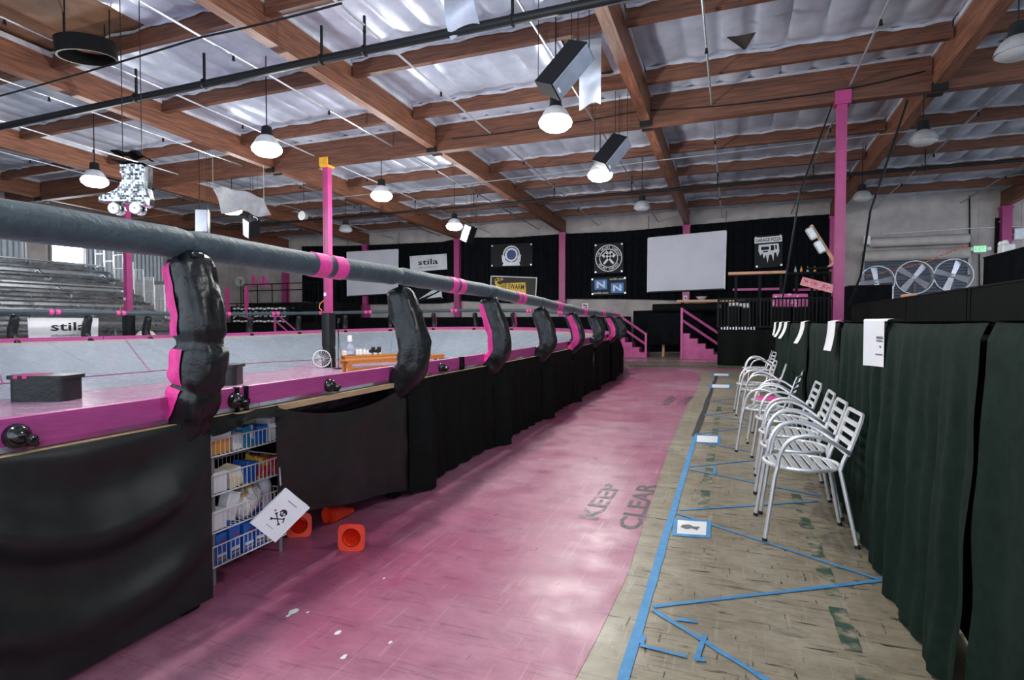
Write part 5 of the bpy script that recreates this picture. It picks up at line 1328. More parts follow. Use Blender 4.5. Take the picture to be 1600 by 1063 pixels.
# ---- banners
YB = YW - 0.27
def grommets(t, M, wd, ht, m='steel_pipe'):
    for sx in (-1, 1):
        for sy in (-1, 1): MB().lathe([(0.02, 0), (0.045, 0), (0.045, 0.01), (0.02, 0.01)], 8, M @ Matrix.Translation((sx * (wd / 2 - 0.07), sy * (ht / 2 - 0.07), 0))).build('grommet', m, t)
def lettering(t, m, items, M, name='lettering'):
    b = MB()
    for body, cx_, cy_, w_, h_ in items: text(b, body, M, cx_, cy_, w_, h_, 0.004, bold=0.015)
    return b.build(name, m, t)
t, M, wd, ht, _ = rect_board('wall_banner', 'white hanging banner reading stila on the far curtain', 'banner', ((640, 400.5), (697.5, 396.5), (698.5, 421), (641, 425)), YB, 'white_vinyl')
lettering(t, 'ink_black', [('stila', 0, 0.05, wd * 0.54, ht * 0.36)], M); lettering(t, 'ink_grey', [('stilacosmetics.com', 0, -ht * 0.28, wd * 0.5, ht * 0.08)], M); grommets(t, M, wd, ht)
t, M, wd, ht, _ = rect_board('wall_banner', 'low black banner with white strokes, half hidden behind the near rail', 'banner', ((648, 440), (691, 435), (692, 467), (649, 471)), YB, 'banner_black')
lettering(t, 'ink_white', [('DIAMOND', 0.1, 0.05, wd * 0.7, ht * 0.2)], M) if False else None
b = MB(); flat(b, [(-wd * 0.4, -ht * 0.42), (wd * 0.1, -ht * 0.05), (wd * 0.46, 0.0), (wd * 0.2, -ht * 0.18)], M, 0.004); flat(b, [(-wd * 0.1, -ht * 0.42), (wd * 0.2, -ht * 0.25), (wd * 0.46, -ht * 0.1), (wd * 0.46, -ht * 0.4)], M, 0.004); b.build('white_strokes', 'ink_white', t); grommets(t, M, wd, ht)
t, M, wd, ht, _ = rect_board('wall_banner', 'black banner with round white and blue crest on the far curtain', 'banner', ((767, 382.5), (832, 379.5), (832, 416), (767, 417.5)), YB, 'banner_black')
b = MB(); flat(b, circ(0, 0.02, ht * 0.40, 28), M, 0.003); b.build('crest_disc', 'ink_white', t)
b = MB(); ringflat(b, M @ Matrix.Translation((0, 0.02, 0)), ht * 0.30, ht * 0.345, 0.005); flat(b, circ(0, 0.02, ht * 0.22, 20), M, 0.005); b.build('crest_ring', 'ink_navy', t)
b = MB()
for sx in (-1, 1): flat(b, [(sx * ht * 0.30, -ht * 0.05), (sx * ht * 0.46, 0.02), (sx * ht * 0.42, -ht * 0.3), (sx * ht * 0.26, -ht * 0.36)], M, 0.006)
flat(b, [(-ht * 0.42, -ht * 0.46), (ht * 0.42, -ht * 0.46), (ht * 0.36, -ht * 0.30), (-ht * 0.36, -ht * 0.30)], M, 0.007); b.build('crest_ribbon', 'white_vinyl', t)
lettering(t, 'ink_white', [('WFRIDAY', wd * 0.41, -ht * 0.42, wd * 0.14, ht * 0.05)], M) if False else None; grommets(t, M, wd, ht)
t, M, wd, ht, _ = rect_board('wall_banner', 'brown banner with yellow THE SWARM lettering and white edge', 'banner', ((767, 432), (839, 434), (836.5, 466), (766.5, 462)), YB, 'ink_brown')
b = MB(); flat(b, [(-wd * 0.36, -ht * 0.30), (-wd * 0.40, ht * 0.12), (wd * 0.26, ht * 0.26), (wd * 0.30, -ht * 0.34)], M, 0.003)
for k in range(5): flat(b, [(-wd * 0.32 + x, ht * 0.33 + y) for x, y in circ((k - 2) * wd * 0.03, 0.04 * math.sin(k * 2), ht * 0.09, 10, ht * 0.05)], M, 0.004)
flat(b, circ(-wd * 0.38, ht * 0.22, ht * 0.07, 12, ht * 0.14), M, 0.004); b.build('yellow_panel', 'ink_yellow', t)
lettering(t, 'ink_brown', [('THE SWARM', -wd * 0.04, ht * 0.02, wd * 0.56, ht * 0.26)], M)
for a, c in (((-wd / 2, ht / 2), (wd / 2, ht / 2)), ((wd / 2, ht / 2), (wd / 2, -ht / 2)), ((wd / 2, -ht / 2), (-wd / 2, -ht / 2)), ((-wd / 2, -ht / 2), (-wd / 2, ht / 2))): MB().cyl(M @ Vector((a[0], a[1], 0)), M @ Vector((c[0], c[1], 0)), 0.03, 5).build('edge_trim', 'white_vinyl', t)
t, M, wd, ht, _ = rect_board('wall_banner', 'square black banner with round white crossed hammers emblem', 'banner', ((928.5, 381), (974, 379), (974, 426), (928.5, 428)), YB, 'banner_black')
b = MB(); R0 = ht * 0.45; ringflat(b, M, R0 * 0.94, R0, 0.004); ringflat(b, M, R0 * 0.64, R0 * 0.70, 0.004)
text_arc(b, 'THE HELMET COMPANY', M, R0 * 0.81, math.radians(172), math.radians(8), R0 * 0.16, 0.004); text_arc(b, 'HELMET COMPANY', M, R0 * 0.81, math.radians(208), math.radians(332), R0 * 0.16, 0.004, flip=True)
for sg in (-1, 1):
    c_, s2 = math.cos(0.72 * sg), math.sin(0.72 * sg); rt = lambda pl: [(x * c_ - y * s2, x * s2 + y * c_) for x, y in pl]
    flat(b, rt([(-R0 * 0.08, -R0 * 0.55), (R0 * 0.08, -R0 * 0.55), (R0 * 0.08, R0 * 0.45), (-R0 * 0.08, R0 * 0.45)]), M, 0.005)
    flat(b, rt([(-R0 * 0.26, R0 * 0.26), (R0 * 0.26, R0 * 0.26), (R0 * 0.26, R0 * 0.52), (-R0 * 0.26, R0 * 0.52)]), M, 0.005)
b.build('emblem', 'ink_white', t); grommets(t, M, wd, ht)
t, M, wd, ht, _ = rect_board('wall_banner', 'black banner with two blue N logos and w101.com lettering', 'banner', ((923, 434.5), (979, 432), (979, 460), (924, 462)), YB, 'banner_black')
b = MB()
for cx_, cy_ in ((-wd * 0.22, ht * 0.1), (wd * 0.24, -ht * 0.12)): b.box((cx_, cy_, 0.003), (wd * 0.36, ht * 0.56, 0.006), M, bev=0.002)
b.build('blue_plate', 'ink_blue', t)
b = MB()
for cx_, cy_ in ((-wd * 0.22, ht * 0.1), (wd * 0.24, -ht * 0.12)): text(b, 'N', M, cx_, cy_, wd * 0.24, ht * 0.36, 0.0085, bold=0.04)
b.build('letter_n', 'ink_white', t)
lettering(t, 'ink_white', [('w101.com', wd * 0.24, ht * 0.38, wd * 0.42, ht * 0.11), ('w101.com', -wd * 0.22, -ht * 0.37, wd * 0.42, ht * 0.11)], M); grommets(t, M, wd, ht)
t, M, wd, ht, _ = rect_board('wall_banner', 'black banner reading GARAGE PIZZA above a white dripping drawing', 'banner', ((1179, 369), (1223, 366), (1223, 416), (1179, 420)), YB, 'banner_black')
b = MB(); flat(b, [(-wd * 0.49, ht * 0.27), (wd * 0.49, ht * 0.27), (wd * 0.49, ht * 0.45), (-wd * 0.49, ht * 0.45)], M, 0.003)
flat(b, [(x * wd, y * ht) for x, y in ((-0.34, 0.22), (0.36, 0.22), (0.38, -0.02), (0.30, -0.2), (0.27, -0.06), (0.20, -0.05), (0.16, -0.32), (0.10, -0.1), (0.02, -0.12), (-0.05, -0.36), (-0.10, -0.1), (-0.18, -0.22), (-0.22, -0.04), (-0.30, -0.12), (-0.36, 0.04))], M, 0.003); b.build('drawing', 'ink_white', t)
b = MB()
for x0, y0, x1, y1 in ((-0.26, 0.05, 0.02, 0.15), (0.08, 0.02, 0.2, 0.18), (-0.2, -0.02, -0.02, 0.02), (0.24, 0.05, 0.3, 0.18)): flat(b, [(x0 * wd, y0 * ht), (x1 * wd, y0 * ht), (x1 * wd, y1 * ht), (x0 * wd, y1 * ht)], M, 0.005)
b.build('drawing_shade', 'banner_black', t)
lettering(t, 'banner_black', [('GARAGE PIZZA', 0, ht * 0.36, wd * 0.92, ht * 0.10)], M); grommets(t, M, wd, ht)
t, M, wd, ht, _ = rect_board('wall_notice', 'small white upright notice with black lettering on the far wall', 'notice', ((909.5, 474), (919, 474), (919, 491), (909.5, 491)), YW - 0.06, 'white_vinyl')
Mr = M @ Matrix.Rotation(PI / 2, 4, 'Z'); lettering(t, 'ink_black', [('BUTTS', 0, 0, ht * 0.8, wd * 0.6)], Mr) if False else None
b = MB()
for k in range(4): b.box((0, (k - 1.5) * ht * 0.2, 0.004), (wd * 0.6, ht * 0.10, 0.004), M); b.box(((-1) ** k * wd * 0.2, (k - 1.5) * ht * 0.2 + ht * 0.07, 0.004), (wd * 0.18, ht * 0.08, 0.004), M)
b.build('print', 'ink_black', t)
# ---- roll-up door with hoods
p0, p1 = gy(1347, 440, YW - 0.05), gy(1513, 440, YW - 0.05)
dx0, dx1 = p0.x, p1.x; dz1 = gy(1430, 402, YW - 0.05).z
d = tag(MB().box(((dx0 + dx1) / 2, YW - 0.03, dz1 / 2), (dx1 - dx0, 0.04, dz1)).build('door_1', 'door_slat'), kind='structure')
ns = 34
sm = MB().box((0, 0, 0), (dx1 - dx0 - 0.04, 0.05, dz1 / ns - 0.025), bev=0.015).mesh('door_slat'); sm.materials.append(MATS['door_slat'])
for k in range(ns): link_child('door_slat', sm, ((dx0 + dx1) / 2, YW - 0.075, dz1 * (k + 0.5) / ns), d)
for x in (dx0, dx1): MB().box((x, YW - 0.09, dz1 / 2), (0.12, 0.1, dz1)).build('guide_rail', 'grey_metal', d)
for (ya_, yb_, lab) in ((369, 384, 'upper tan door hood roll above the roll-up door'), (389, 407, 'lower tan door hood roll just above the slatted door')):
    a, c = gy(1358 if ya_ < 380 else 1349, ya_ + 7, YW - 0.35), gy(1514, ya_, YW - 0.35); z0 = (gy(1430, yb_, YW - 0.35).z + gy(1430, ya_, YW - 0.35).z) / 2; r_ = (gy(1430, ya_, YW - 0.35).z - gy(1430, yb_, YW - 0.35).z) / 2
    b = MB(); b.cyl((a.x, YW - 0.32, z0), (c.x, YW - 0.32, z0), r_, 16); b.box(((a.x + c.x) / 2, YW - 0.12, z0 + r_ * 0.2), (c.x - a.x, 0.22, r_ * 1.6)); b.build('door_hood', 'hood_tan', d, smooth=True)
q = gy(1354, 376, YW - 0.4); MB().box(q, (0.24, 0.3, 0.36), bev=0.03).build('hood_motor', 'guard_white', d)
# ---- exit sign with two lamp heads
q = gy(1530, 389.5, YW - 0.14); t = thing('exit_sign', 'green lit EXIT sign with two white lamp heads on the far wall', 'sign', q)
MB().box(q, (0.42, 0.16, 0.27), bev=0.02).build('case', 'exit_white', t); MB().box(q + Vector((0, -0.085, 0)), (0.36, 0.012, 0.2)).build('face', 'exit_green', t)
b = MB(); text(b, 'EXIT', frame(q + Vector((0, -0.094, 0)), (1, 0, 0), (0, 0, 1)), 0, 0, 0.30, 0.14, 0.0, bold=0.02); b.build('lettering', 'ink_white', t)
for s_ in (-1, 1): MB().lathe([(0.03, 0), (0.08, 0.04), (0.08, 0.09), (0.02, 0.11)], 12, frame(q + Vector((s_ * 0.27, -0.02, 0.0)), (1, 0, 0), (0, 0, 1))).build('lamp_head', 'exit_white', t, smooth=True)
# conduit on the wall
def wall_pipe(pts, r, m, lab): return tag(MB().tube([gy(px, py, YW - 0.03) for px, py in pts], r, 6).build('wall_conduit', m, None, origin=gy(*pts[0], YW - 0.03)), lab, 'conduit')
wall_pipe([(1380, 366), (1520, 357), (1590, 354)], 0.03, 'steel_pipe', 'grey conduit crossing above the door hoods'); wall_pipe([(1515, 306), (1515.5, 450)], 0.025, 'dark_pipe', 'dark upright conduit right of the roll-up door'); wall_pipe([(1530, 397), (1530.5, 450)], 0.02, 'dark_pipe', 'dark upright conduit below the exit sign')
q = gy(1592, 366, YW - 0.15); t = thing('switch_panel', 'grey electrical box with looping conduit on the far right wall', 'electrical box', q)
MB().box(q, (0.36, 0.24, 0.42), bev=0.02).build('case', 'guard_white', t); MB().box(q + Vector((-0.45, 0.1, 0.0)), (0.45, 0.08, 1.3)).build('back_board', 'black_paint', t)
MB().tube(catmull([q + Vector((-0.18, -0.05, 0)), q + Vector((-0.36, -0.08, 0.05)), q + Vector((-0.38, -0.08, 0.4)), q + Vector((-0.6, 0.02, 0.5))], 4), 0.03, 8).build('conduit_loop', 'steel_pipe', t, smooth=True)
# ---- three drum fans in front of the door
yf = 22.6
b_ = block('fan_platform', 'black platform carrying the three drum fans', gy(1350, 450, 22).x - 0.2, gy(1520, 450, 22).x + 0.2, 22.0, 24.0, 2.02, m='wall_curtain')
for (px, py, rp, ang, lab) in ((1369, 440.5, 24.5, 1.75, 'large drum fan beside the dark slanting cable'), (1427.5, 434, 26, 0.95, 'large drum fan in the middle of three before the roll-up door'), (1488, 431, 26, 1.25, 'large drum fan on the exit sign side of the three')):
    q = gy(px, py, yf); dd = q.y / ray(px, py).y; R_ = rp / F * dd; t = thing('drum_fan', lab, 'fan', (q.x, q.y, 2.03))
    M = frame(q, (1, 0, 0), (0, 0, 1))
    b = MB(); b.lathe([(R_, -0.13), (R_, 0.13), (R_ - 0.025, 0.13), (R_ - 0.025, -0.13), (R_, -0.13)], 40, M, cap=False); b.build('drum', 'guard_white', t, smooth=True)
    b = MB(); b.lathe([(0.06, -0.16), (0.08, 0.0), (0.05, 0.10), (0.01, 0.12)], 14, M); b.build('hub', 'guard_white', t, smooth=True)
    for k in range(4):
        Mk = M @ Matrix.Rotation(ang + k * PI / 2, 4, 'Z') @ Matrix.Rotation(0.35, 4, 'X'); b = MB(); b.prism([(0.05, -0.07), (R_ * 0.9, -0.11), (R_ * 0.9, 0.10), (0.05, 0.07)], 0.012, Mk); b.build('blade', 'fan_blade', t)
    b = MB(); b.box((q.x + 0.05, q.y + 0.1, (q.z - 0.05 + 2.03) / 2), (0.07, 0.07, q.z - 2.03)); b.box((q.x, q.y + 0.1, 2.05), (0.7, 0.4, 0.04)); b.build('stand', 'fan_dark', t)
    b = MB(); b.box(q + Vector((0, 0.12, 0)), (2 * R_ - 0.05, 0.04, 0.06)); b.build('motor_bar', 'fan_dark', t)
cable('extension_cord', [gy(1352, 432, 24.0), gy(1440, 412, 24.5), gy(1512, 383, YW - 0.45)], 0.02, 'carton_red', 'red cord looping up past the drum fans to the door hood')

# ================================================================== FAR STAGE AND RAILINGS
def pink_stairs(x0, y0, dirx, lab, steps=4, wd=0.9, run=0.28, rise=0.19, axis='y', rail_side=1):
    t = thing('pink_stairs', lab, 'stairs', (x0, y0, 0))
    def pos(k, lat):    # k steps along, lat sideways
        return Vector((x0 + lat, y0 + k * run, 0)) if axis == 'y' else Vector((x0 + dirx * k * run, y0 + lat, 0))
    for k in range(steps):
        c = pos(k + 0.5, 0); size = (wd, run, rise * (k + 1)) if axis == 'y' else (run, wd, rise * (k + 1))
        MB().box((c.x, c.y, rise * (k + 1) / 2), (size[0], size[1], size[2] - 0.004)).build('step', 'pink_wood', t)
    for sgn in ((-1, 1) if rail_side == 0 else (rail_side,)):
        a, c = pos(0.1, sgn * wd / 2), pos(steps, sgn * wd / 2)
        for q, z0 in ((a, 0.0), (c, 0.0)): MB().box((q.x, q.y, z0 + (0.95 + (rise * steps if q is c else 0)) / 2), (0.08, 0.08, 0.95 + (rise * steps if q is c else 0))).build('newel', 'pink_wood', t)
        for dz in (0.9, 0.5): MB().tube([(a.x, a.y, dz), (c.x, c.y, dz + rise * steps)], 0.045, 4).build('handrail', 'pink_wood', t)
    return t
ys = 23.0
xs0, xs1 = gy(1012, 540, ys).x, gy(1095, 540, ys).x
st = thing('stage', 'black skirted stage between two pink stairways', 'stage', ((xs0 + xs1) / 2, ys + 1.2, 0))
MB().box(((xs0 + xs1) / 2, ys + 1.4, 1.02), (xs1 - xs0 + 0.1, 2.6, 0.12)).build('deck', 'black_paint', st)
b = MB(); b.grid(lambda u, v: (xs0 + (xs1 - xs0) * u, ys + 0.03 * math.sin(u * 30) * v, 1.72 - v * 1.24), 40, 4); b.build('skirt', 'wall_curtain', st, smooth=True)
b = MB(); x_ = gy(987, 500, ys + 1.0).x; b.grid(lambda u, v: (x_ + (xs1 + 1.3 - x_) * u, ys + 1.4 + 0.02 * math.sin(u * 40), 1.85 + 0.1 * u - v * 1.75), 40, 4); b.build('back_skirt', 'wall_curtain', st, smooth=True)
xr = gy(1020, 480, ys + 0.6).x; MB().cyl((xr, ys + 0.6, 1.93), (xs1 + 0.6, ys + 0.6, 1.95), 0.17, 12).build('padded_top', 'black_cloth', st, smooth=True)
for px in (1036, 1076, 1086): x = gy(px, 550, ys + 0.4).x; MB().box((x, ys + 0.5, 0.48), (0.09, 0.09, 0.96)).build('stage_leg', 'lumber' if px != 1086 else 'wire_white', st)
for px in (1012.5, 1095): x = gy(px, 550, ys + 0.2).x; MB().box((x, ys + 0.2, 0.48), (0.1, 0.1, 0.96)).build('stage_leg', 'black_paint', st)
pink_stairs(gy(1013, 550, ys).x, ys - 0.1, -1, 'pink wooden stairs at the track side of the far stage', steps=5, wd=0.8, axis='x', rail_side=-1)
pink_stairs(gy(1128, 550, 22.6).x, 22.4, -1, 'pink wooden stairs between the far stage and the slatted railing', steps=5, wd=0.8, axis='x', rail_side=-1)
q = gy(1096, 469, YW - 1.4); q.z = 1.0; 
q2 = gy(1096, 466, 24.6); t = thing('white_bowl', 'small white bowl on the wooden ledge before the far wall', 'bowl', (q2.x, 24.6, q2.z - 0.05)); MB().lathe([(0.09, -0.06), (0.15, -0.02), (0.22, 0.06), (0.20, 0.06), (0.08, -0.04)], 18, Matrix.Translation((q2.x, 24.6, q2.z))).build('body', 'ink_white', t, smooth=True)
b = MB(); zz_ = q2.z - 0.12; b.box((gy(1110, 468, 24.6).x, 24.7, zz_), (2.6, 0.5, 0.10)); sh = thing('wood_ledge', 'long wooden counter ledge on the far stage', 'counter', (gy(1110, 468, 24.6).x, 24.7, 0)); b.build('plank', 'lumber', sh)
for k in (-1, 1): MB().box((gy(1110, 468, 24.6).x + k * 1.1, 24.7, (zz_ - 0.05 + 1.09) / 2), (0.1, 0.3, zz_ - 0.05 - 1.09)).build('leg', 'black_paint', sh)
t, M, wd, ht, _ = rect_board('column_sign', 'small white diamond sign on a pink wall column', 'sign', ((1068, 462), (1074, 462), (1074, 470), (1068, 470)), YW - 0.36, 'ink_white'); flat_b = MB(); flat(flat_b, [(0, -ht * 0.35), (wd * 0.35, 0), (0, ht * 0.35), (-wd * 0.35, 0)], M, 0.004); flat_b.build('diamond', 'pink_paint', t)
# ---- raised bar deck with black slatted railing
yd = 19.0
xd0, xd1 = gy(1121, 540, yd).x, gy(1312, 540, yd).x
dk = thing('bar_deck', 'black draped raised deck with slatted railing beside the pink column', 'deck', ((xd0 + xd1) / 2, yd + 1.5, 0))
MB().box(((xd0 + xd1) / 2, yd + 1.6, 1.06), (xd1 - xd0, 3.1, 0.12)).build('platform', 'black_paint', dk)
b = MB(); b.grid(lambda u, v: (xd0 + (xd1 - xd0) * u, yd + 0.035 * math.sin(u * 34) * (0.3 + 0.7 * v), 1.12 - v * 1.10), 70, 4); b.build('skirt', 'black_cloth', dk, smooth=True)
b = MB(); b.grid(lambda u, v: (xd0 + 0.02 * math.sin(u * 20), yd + u * 3.1, 1.12 - v * 1.10), 20, 4); b.build('skirt', 'black_cloth', dk, smooth=True)
zr = 2.08
for z in (1.22, zr): MB().box(((xd0 + xd1) / 2, yd + 0.05, z), (xd1 - xd0, 0.07, 0.06)).build('rail_bar', 'black_paint', dk)
sl = MB().box((0, 0, 0), (0.035, 0.035, zr - 1.2)).mesh('slat'); sl.materials.append(MATS['black_paint'])
sl2 = MB().box((0, 0, 0), (0.035, 0.035, zr - 1.2)).mesh('slat'); sl2.materials.append(MATS['dark_pipe'])
n = int((xd1 - xd0) / 0.10)
for k in range(n + 1): link_child('slat', sl if k % 3 else sl2, Vector((xd0 + (xd1 - xd0) * k / n, yd + 0.02, (zr + 1.2) / 2)) - dk.location, dk)
for k in range(6): link_child('slat', sl, Vector((xd0 + 0.02, yd + 0.3 + k * 0.12, (zr + 1.2) / 2)) - dk.location, dk)
q = gy(1152, 513, yd - 0.02); b = MB()
for k in range(12): b.box((xd0 + 0.12 + k * 0.085, yd - 0.02, 1.17), (0.04, 0.03, 0.06 + 0.02 * (k % 3)))
tag(b.build('slat_ends', 'guard_white', dk), kind='stuff')
# bar things on the deck
zt = 1.12
def post_table(px0, px1, py, Y, lab, m_top='lumber'):
    a, c = gy(px0, py, Y), gy(px1, py, Y); z = a.z; t = thing('bar_counter', lab, 'table', ((a.x + c.x) / 2, Y, zt))
    MB().box(((a.x + c.x) / 2, Y, z), (c.x - a.x, 0.5, 0.09)).build('top', m_top, t)
    for x in (a.x + 0.25, (a.x + c.x) / 2 + 0.1, c.x - 0.15): MB().box((x, Y, (z + zt) / 2 - 0.02), (0.09, 0.09, z - zt - 0.05)).build('post', 'black_paint', t)
    MB().box(((a.x + c.x) / 2, Y, z - 0.55), (c.x - a.x - 0.3, 0.06, 0.08)).build('cross_bar', 'pink_paint', t); MB().box(((a.x + c.x) / 2 + 0.05, Y - 0.02, z - 0.95), (c.x - a.x - 0.3, 0.3, 0.05)).build('lower_shelf', 'black_paint', t)
    return t
post_table(1138, 1228, 428.5, 21.4, 'tall counter with pale wooden top on the bar deck')
post_table(1232, 1296, 428.5, 21.9, 'dark tall counter with bottles on the bar deck', 'black_paint')
for px, m, lab in ((1243, 'bottle_clear', 'pale bottle on the dark tall counter'), (1252, 'carton_orange', 'amber bottle on the dark tall counter'), (1262, 'bottle_clear', 'blue-white bottle on the dark tall counter'), (1273, 'carton_orange', 'orange bottle at the lumber end of the dark counter')):
    q = gy(px, 428.5, 21.9); q.z += 0.047; t = thing('bar_bottle', lab, 'bottle', q); MB().lathe([(0.035, 0.0), (0.04, 0.01), (0.04, 0.12), (0.015, 0.17), (0.015, 0.21)], 12, Matrix.Translation(q)).build('body', m, t, smooth=True); MB().lathe([(0.018, 0.21), (0.018, 0.235)], 8, Matrix.Translation(q)).build('cap', 'ink_black', t)
for k, (px, py, w_, h_, m, lab) in enumerate(((1147, 476, 0.34, 0.12, 'white_paper', 'heap of white paper behind the slatted railing'), (1163, 478, 0.3, 0.16, 'white_paper', 'second heap of white paper behind the slatted railing'), (1222, 470, 0.55, 0.42, 'pink_box', 'pink crate of bright goods behind the slatted railing'), (1249, 470, 0.45, 0.42, 'pink_box', 'second pink crate behind the slatted railing'))):
    q = gy(px, py, 19.8); zb0 = q.z - h_ / 2; t = thing('bar_crate', lab, 'box', (q.x, 19.8, 1.12))
    MB().box((q.x, 19.8, (1.12 + zb0) / 2), (w_ + 0.1, 0.4, zb0 - 1.12)).build('stand', 'black_paint', t); MB().box(q, (w_, 0.3, h_), bev=0.03).build('goods', m, t)
# lumber cross with two work lights
Y = 20.6
t = thing('work_light_cross', 'crossed lumber planks carrying two white work lights by the pink column', 'work light', (gy(1300, 420, Y).x, Y, 1.12))
def plank_px(a, c, wd, m, nm='plank', dp=0.05, Yo=0.0):
    a, c = gy(*a, Y + Yo), gy(*c, Y + Yo); d = c - a; M = frame((a + c) / 2, d, (0, -1, 0)); MB().box((0, 0, 0), (d.length, dp, wd), M).build(nm, m, t)
plank_px((1267, 352), (1313, 424), 0.10, 'lumber'); plank_px((1292, 419), (1318, 398), 0.07, 'lumber', Yo=-0.06); 
for px, py in ((1268, 365), (1281, 386)):
    q = gy(px, py, Y - 0.1); M = frame(q, gy(px + 9, py + 15, Y - 0.1) - q, (0, -1, 0)); h = MB().box((0, 0, 0), (0.42, 0.14, 0.24), M, bev=0.04).build('light_case', 'guard_white', t); MB().box((0, 0.075, 0), (0.34, 0.012, 0.17), M).build('lens', 'lamp_lens', h)
q = gy(1297, 425, Y + 0.05); MB().box((q.x, Y + 0.05, (q.z + 1.12) / 2), (0.08, 0.08, q.z - 1.12)).build('mast', 'black_paint', t); MB().box((q.x - 0.3, Y + 0.05, q.z + 0.12), (0.7, 0.3, 0.06)).build('shelf', 'black_paint', t)
Y = 20.0
t = thing('pink_sign', 'tilted salmon pink sign board with pale scribble, beside the pink column', 'sign', gy(1278, 446, Y))
a, c = gy(1252, 439, Y), gy(1302, 452, Y); d_ = c - a; M = frame((a + c) / 2, d_, (0, 0, 1)); MB().box((0, 0, 0), (d_.length, 0.26, 0.05), M).build('board', 'pink_sign', t)
MB().cyl((a + c) / 2 + Vector((0, 0.06, 0)), Vector(((a.x + c.x) / 2, Y + 0.06, 1.12)), 0.02, 6).build('post', 'black_paint', t)
b = MB()
for k in range(6): b.box(((k - 2.5) * d_.length * 0.14, 0.02 * (-1) ** k, 0.028), (d_.length * 0.10, 0.09, 0.008), M, bev=0.003); 
tag(b.build('scribble', 'pink_box', t), kind='stuff')

# ================================================================== LEFT: BLEACHERS, PLATFORM, BANNERS
YE = 16.6
bl = thing('bleachers', 'steel bleachers rising beyond the far side of the track', 'bleachers', (-22.5, 10, 0))
X0b, dX, dZ, NR = -19.6, 0.60, 0.335, 11
for k in range(NR):
    x = X0b - dX * k; z = 0.46 + dZ * k
    L0 = 2.0
    MB().box((x, (L0 + YE) / 2, z), (0.27, YE - L0, 0.05)).build('seat_plank', 'bench_bright' if k % 3 == 1 else 'bench_steel', bl)
    MB().box((x + 0.30, (L0 + YE) / 2, z - 0.28), (0.26, YE - L0, 0.04)).build('foot_plank', 'bench_steel', bl)
    MB().box((x - 0.13, (L0 + YE) / 2, z - 0.12), (0.02, YE - L0, 0.10)).build('riser_plank', 'bench_bright' if k % 2 else 'bench_steel', bl)
for y in (4, 6.5, 9, 11.5, 14, YE - 0.15):
    b = MB(); b.tube([(X0b + 0.2, y, 0.0), (X0b - dX * (NR - 1), y, 0.40 + dZ * (NR - 1) - 0.06)], 0.04, 6)
    for k in range(0, NR, 2): b.box((X0b - dX * k, y, (0.42 + dZ * k) / 2), (0.05, 0.05, 0.42 + dZ * k))
    b.build('truss', 'bench_bright', bl)
gm = {}
def guard(x, z, wd, ht):
    b = MB()
    for q in (0, wd): b.cyl((x - q, YE + 0.03, z), (x - q, YE + 0.03, z + ht), 0.022, 6)
    for q in (0.02, ht * 0.5, ht): b.cyl((x, YE + 0.03, z + q), (x - wd, YE + 0.03, z + q), 0.018, 6)
    for k in range(1, 7): b.cyl((x - wd * k / 7, YE + 0.03, z), (x - wd * k / 7, YE + 0.03, z + ht), 0.008, 4)
    return b.build('guard_panel', 'guard_white', bl)
for k in range(NR): guard(X0b + 0.28 - dX * k, 0.40 + dZ * k, dX - 0.05, 1.15)
for k in range(6):
    b = MB(); y = 2.5 + k * 2.3
    for q in (0, 2.2): b.cyl((X0b - dX * (NR - 1) - 0.25, y + q, 0.4 + dZ * (NR - 1)), (X0b - dX * (NR - 1) - 0.25, y + q, 1.3 + dZ * (NR - 1)), 0.02, 6)
    b.cyl((X0b - dX * (NR - 1) - 0.25, y, 1.3 + dZ * (NR - 1)), (X0b - dX * (NR - 1) - 0.25, y + 2.2, 1.3 + dZ * (NR - 1)), 0.02, 6); b.build('back_rail', 'guard_white', bl)
# banner hung behind the far rail
def gx_board(name, lab, cat, px, X, m):
    tl, tr, br, bl_ = [gx(a, c, X) for a, c in px]; ctr = (tl + tr + br + bl_) / 4; t = thing(name, lab, cat, ctr)
    b = MB(); vs = [tuple(q) for q in (tl, tr, br, bl_)] + [tuple(q + Vector((-0.02, 0, 0))) for q in (tl, tr, br, bl_)]; b.add(vs, [(0, 1, 2, 3), (7, 6, 5, 4), (0, 1, 5, 4), (1, 2, 6, 5), (2, 3, 7, 6), (3, 0, 4, 7)]); b.build('sheet', m, t)
    ex = ((tr - tl) + (br - bl_)) / 2; ey = ((tl - bl_) + (tr - br)) / 2; return t, frame(ctr + Vector((0.004, 0, 0)), ex, ey), ex.length, ey.length
t, M, wd, ht = gx_board('rail_banner', 'white banner reading stila tied behind the far rail', 'banner', ((43, 497), (154, 497), (153, 527.5), (45, 530.5)), -17.95, 'white_vinyl')
lettering(t, 'ink_black', [('stila', 0.06 * wd, 0.08 * ht, wd * 0.52, ht * 0.42)], M); lettering(t, 'ink_grey', [('stilacosmetics.com', 0.07 * wd, -0.34 * ht, wd * 0.54, ht * 0.13)], M)
for sx in (-1, 1):
    a = M @ Vector((sx * wd * 0.48, ht * 0.48, 0)); MB().tube([a, a + Vector((0.1, 0, 0.2)), a + Vector((0.42, 0, 0.36))], 0.006, 4).build('tie_cord', 'black_paint', t)
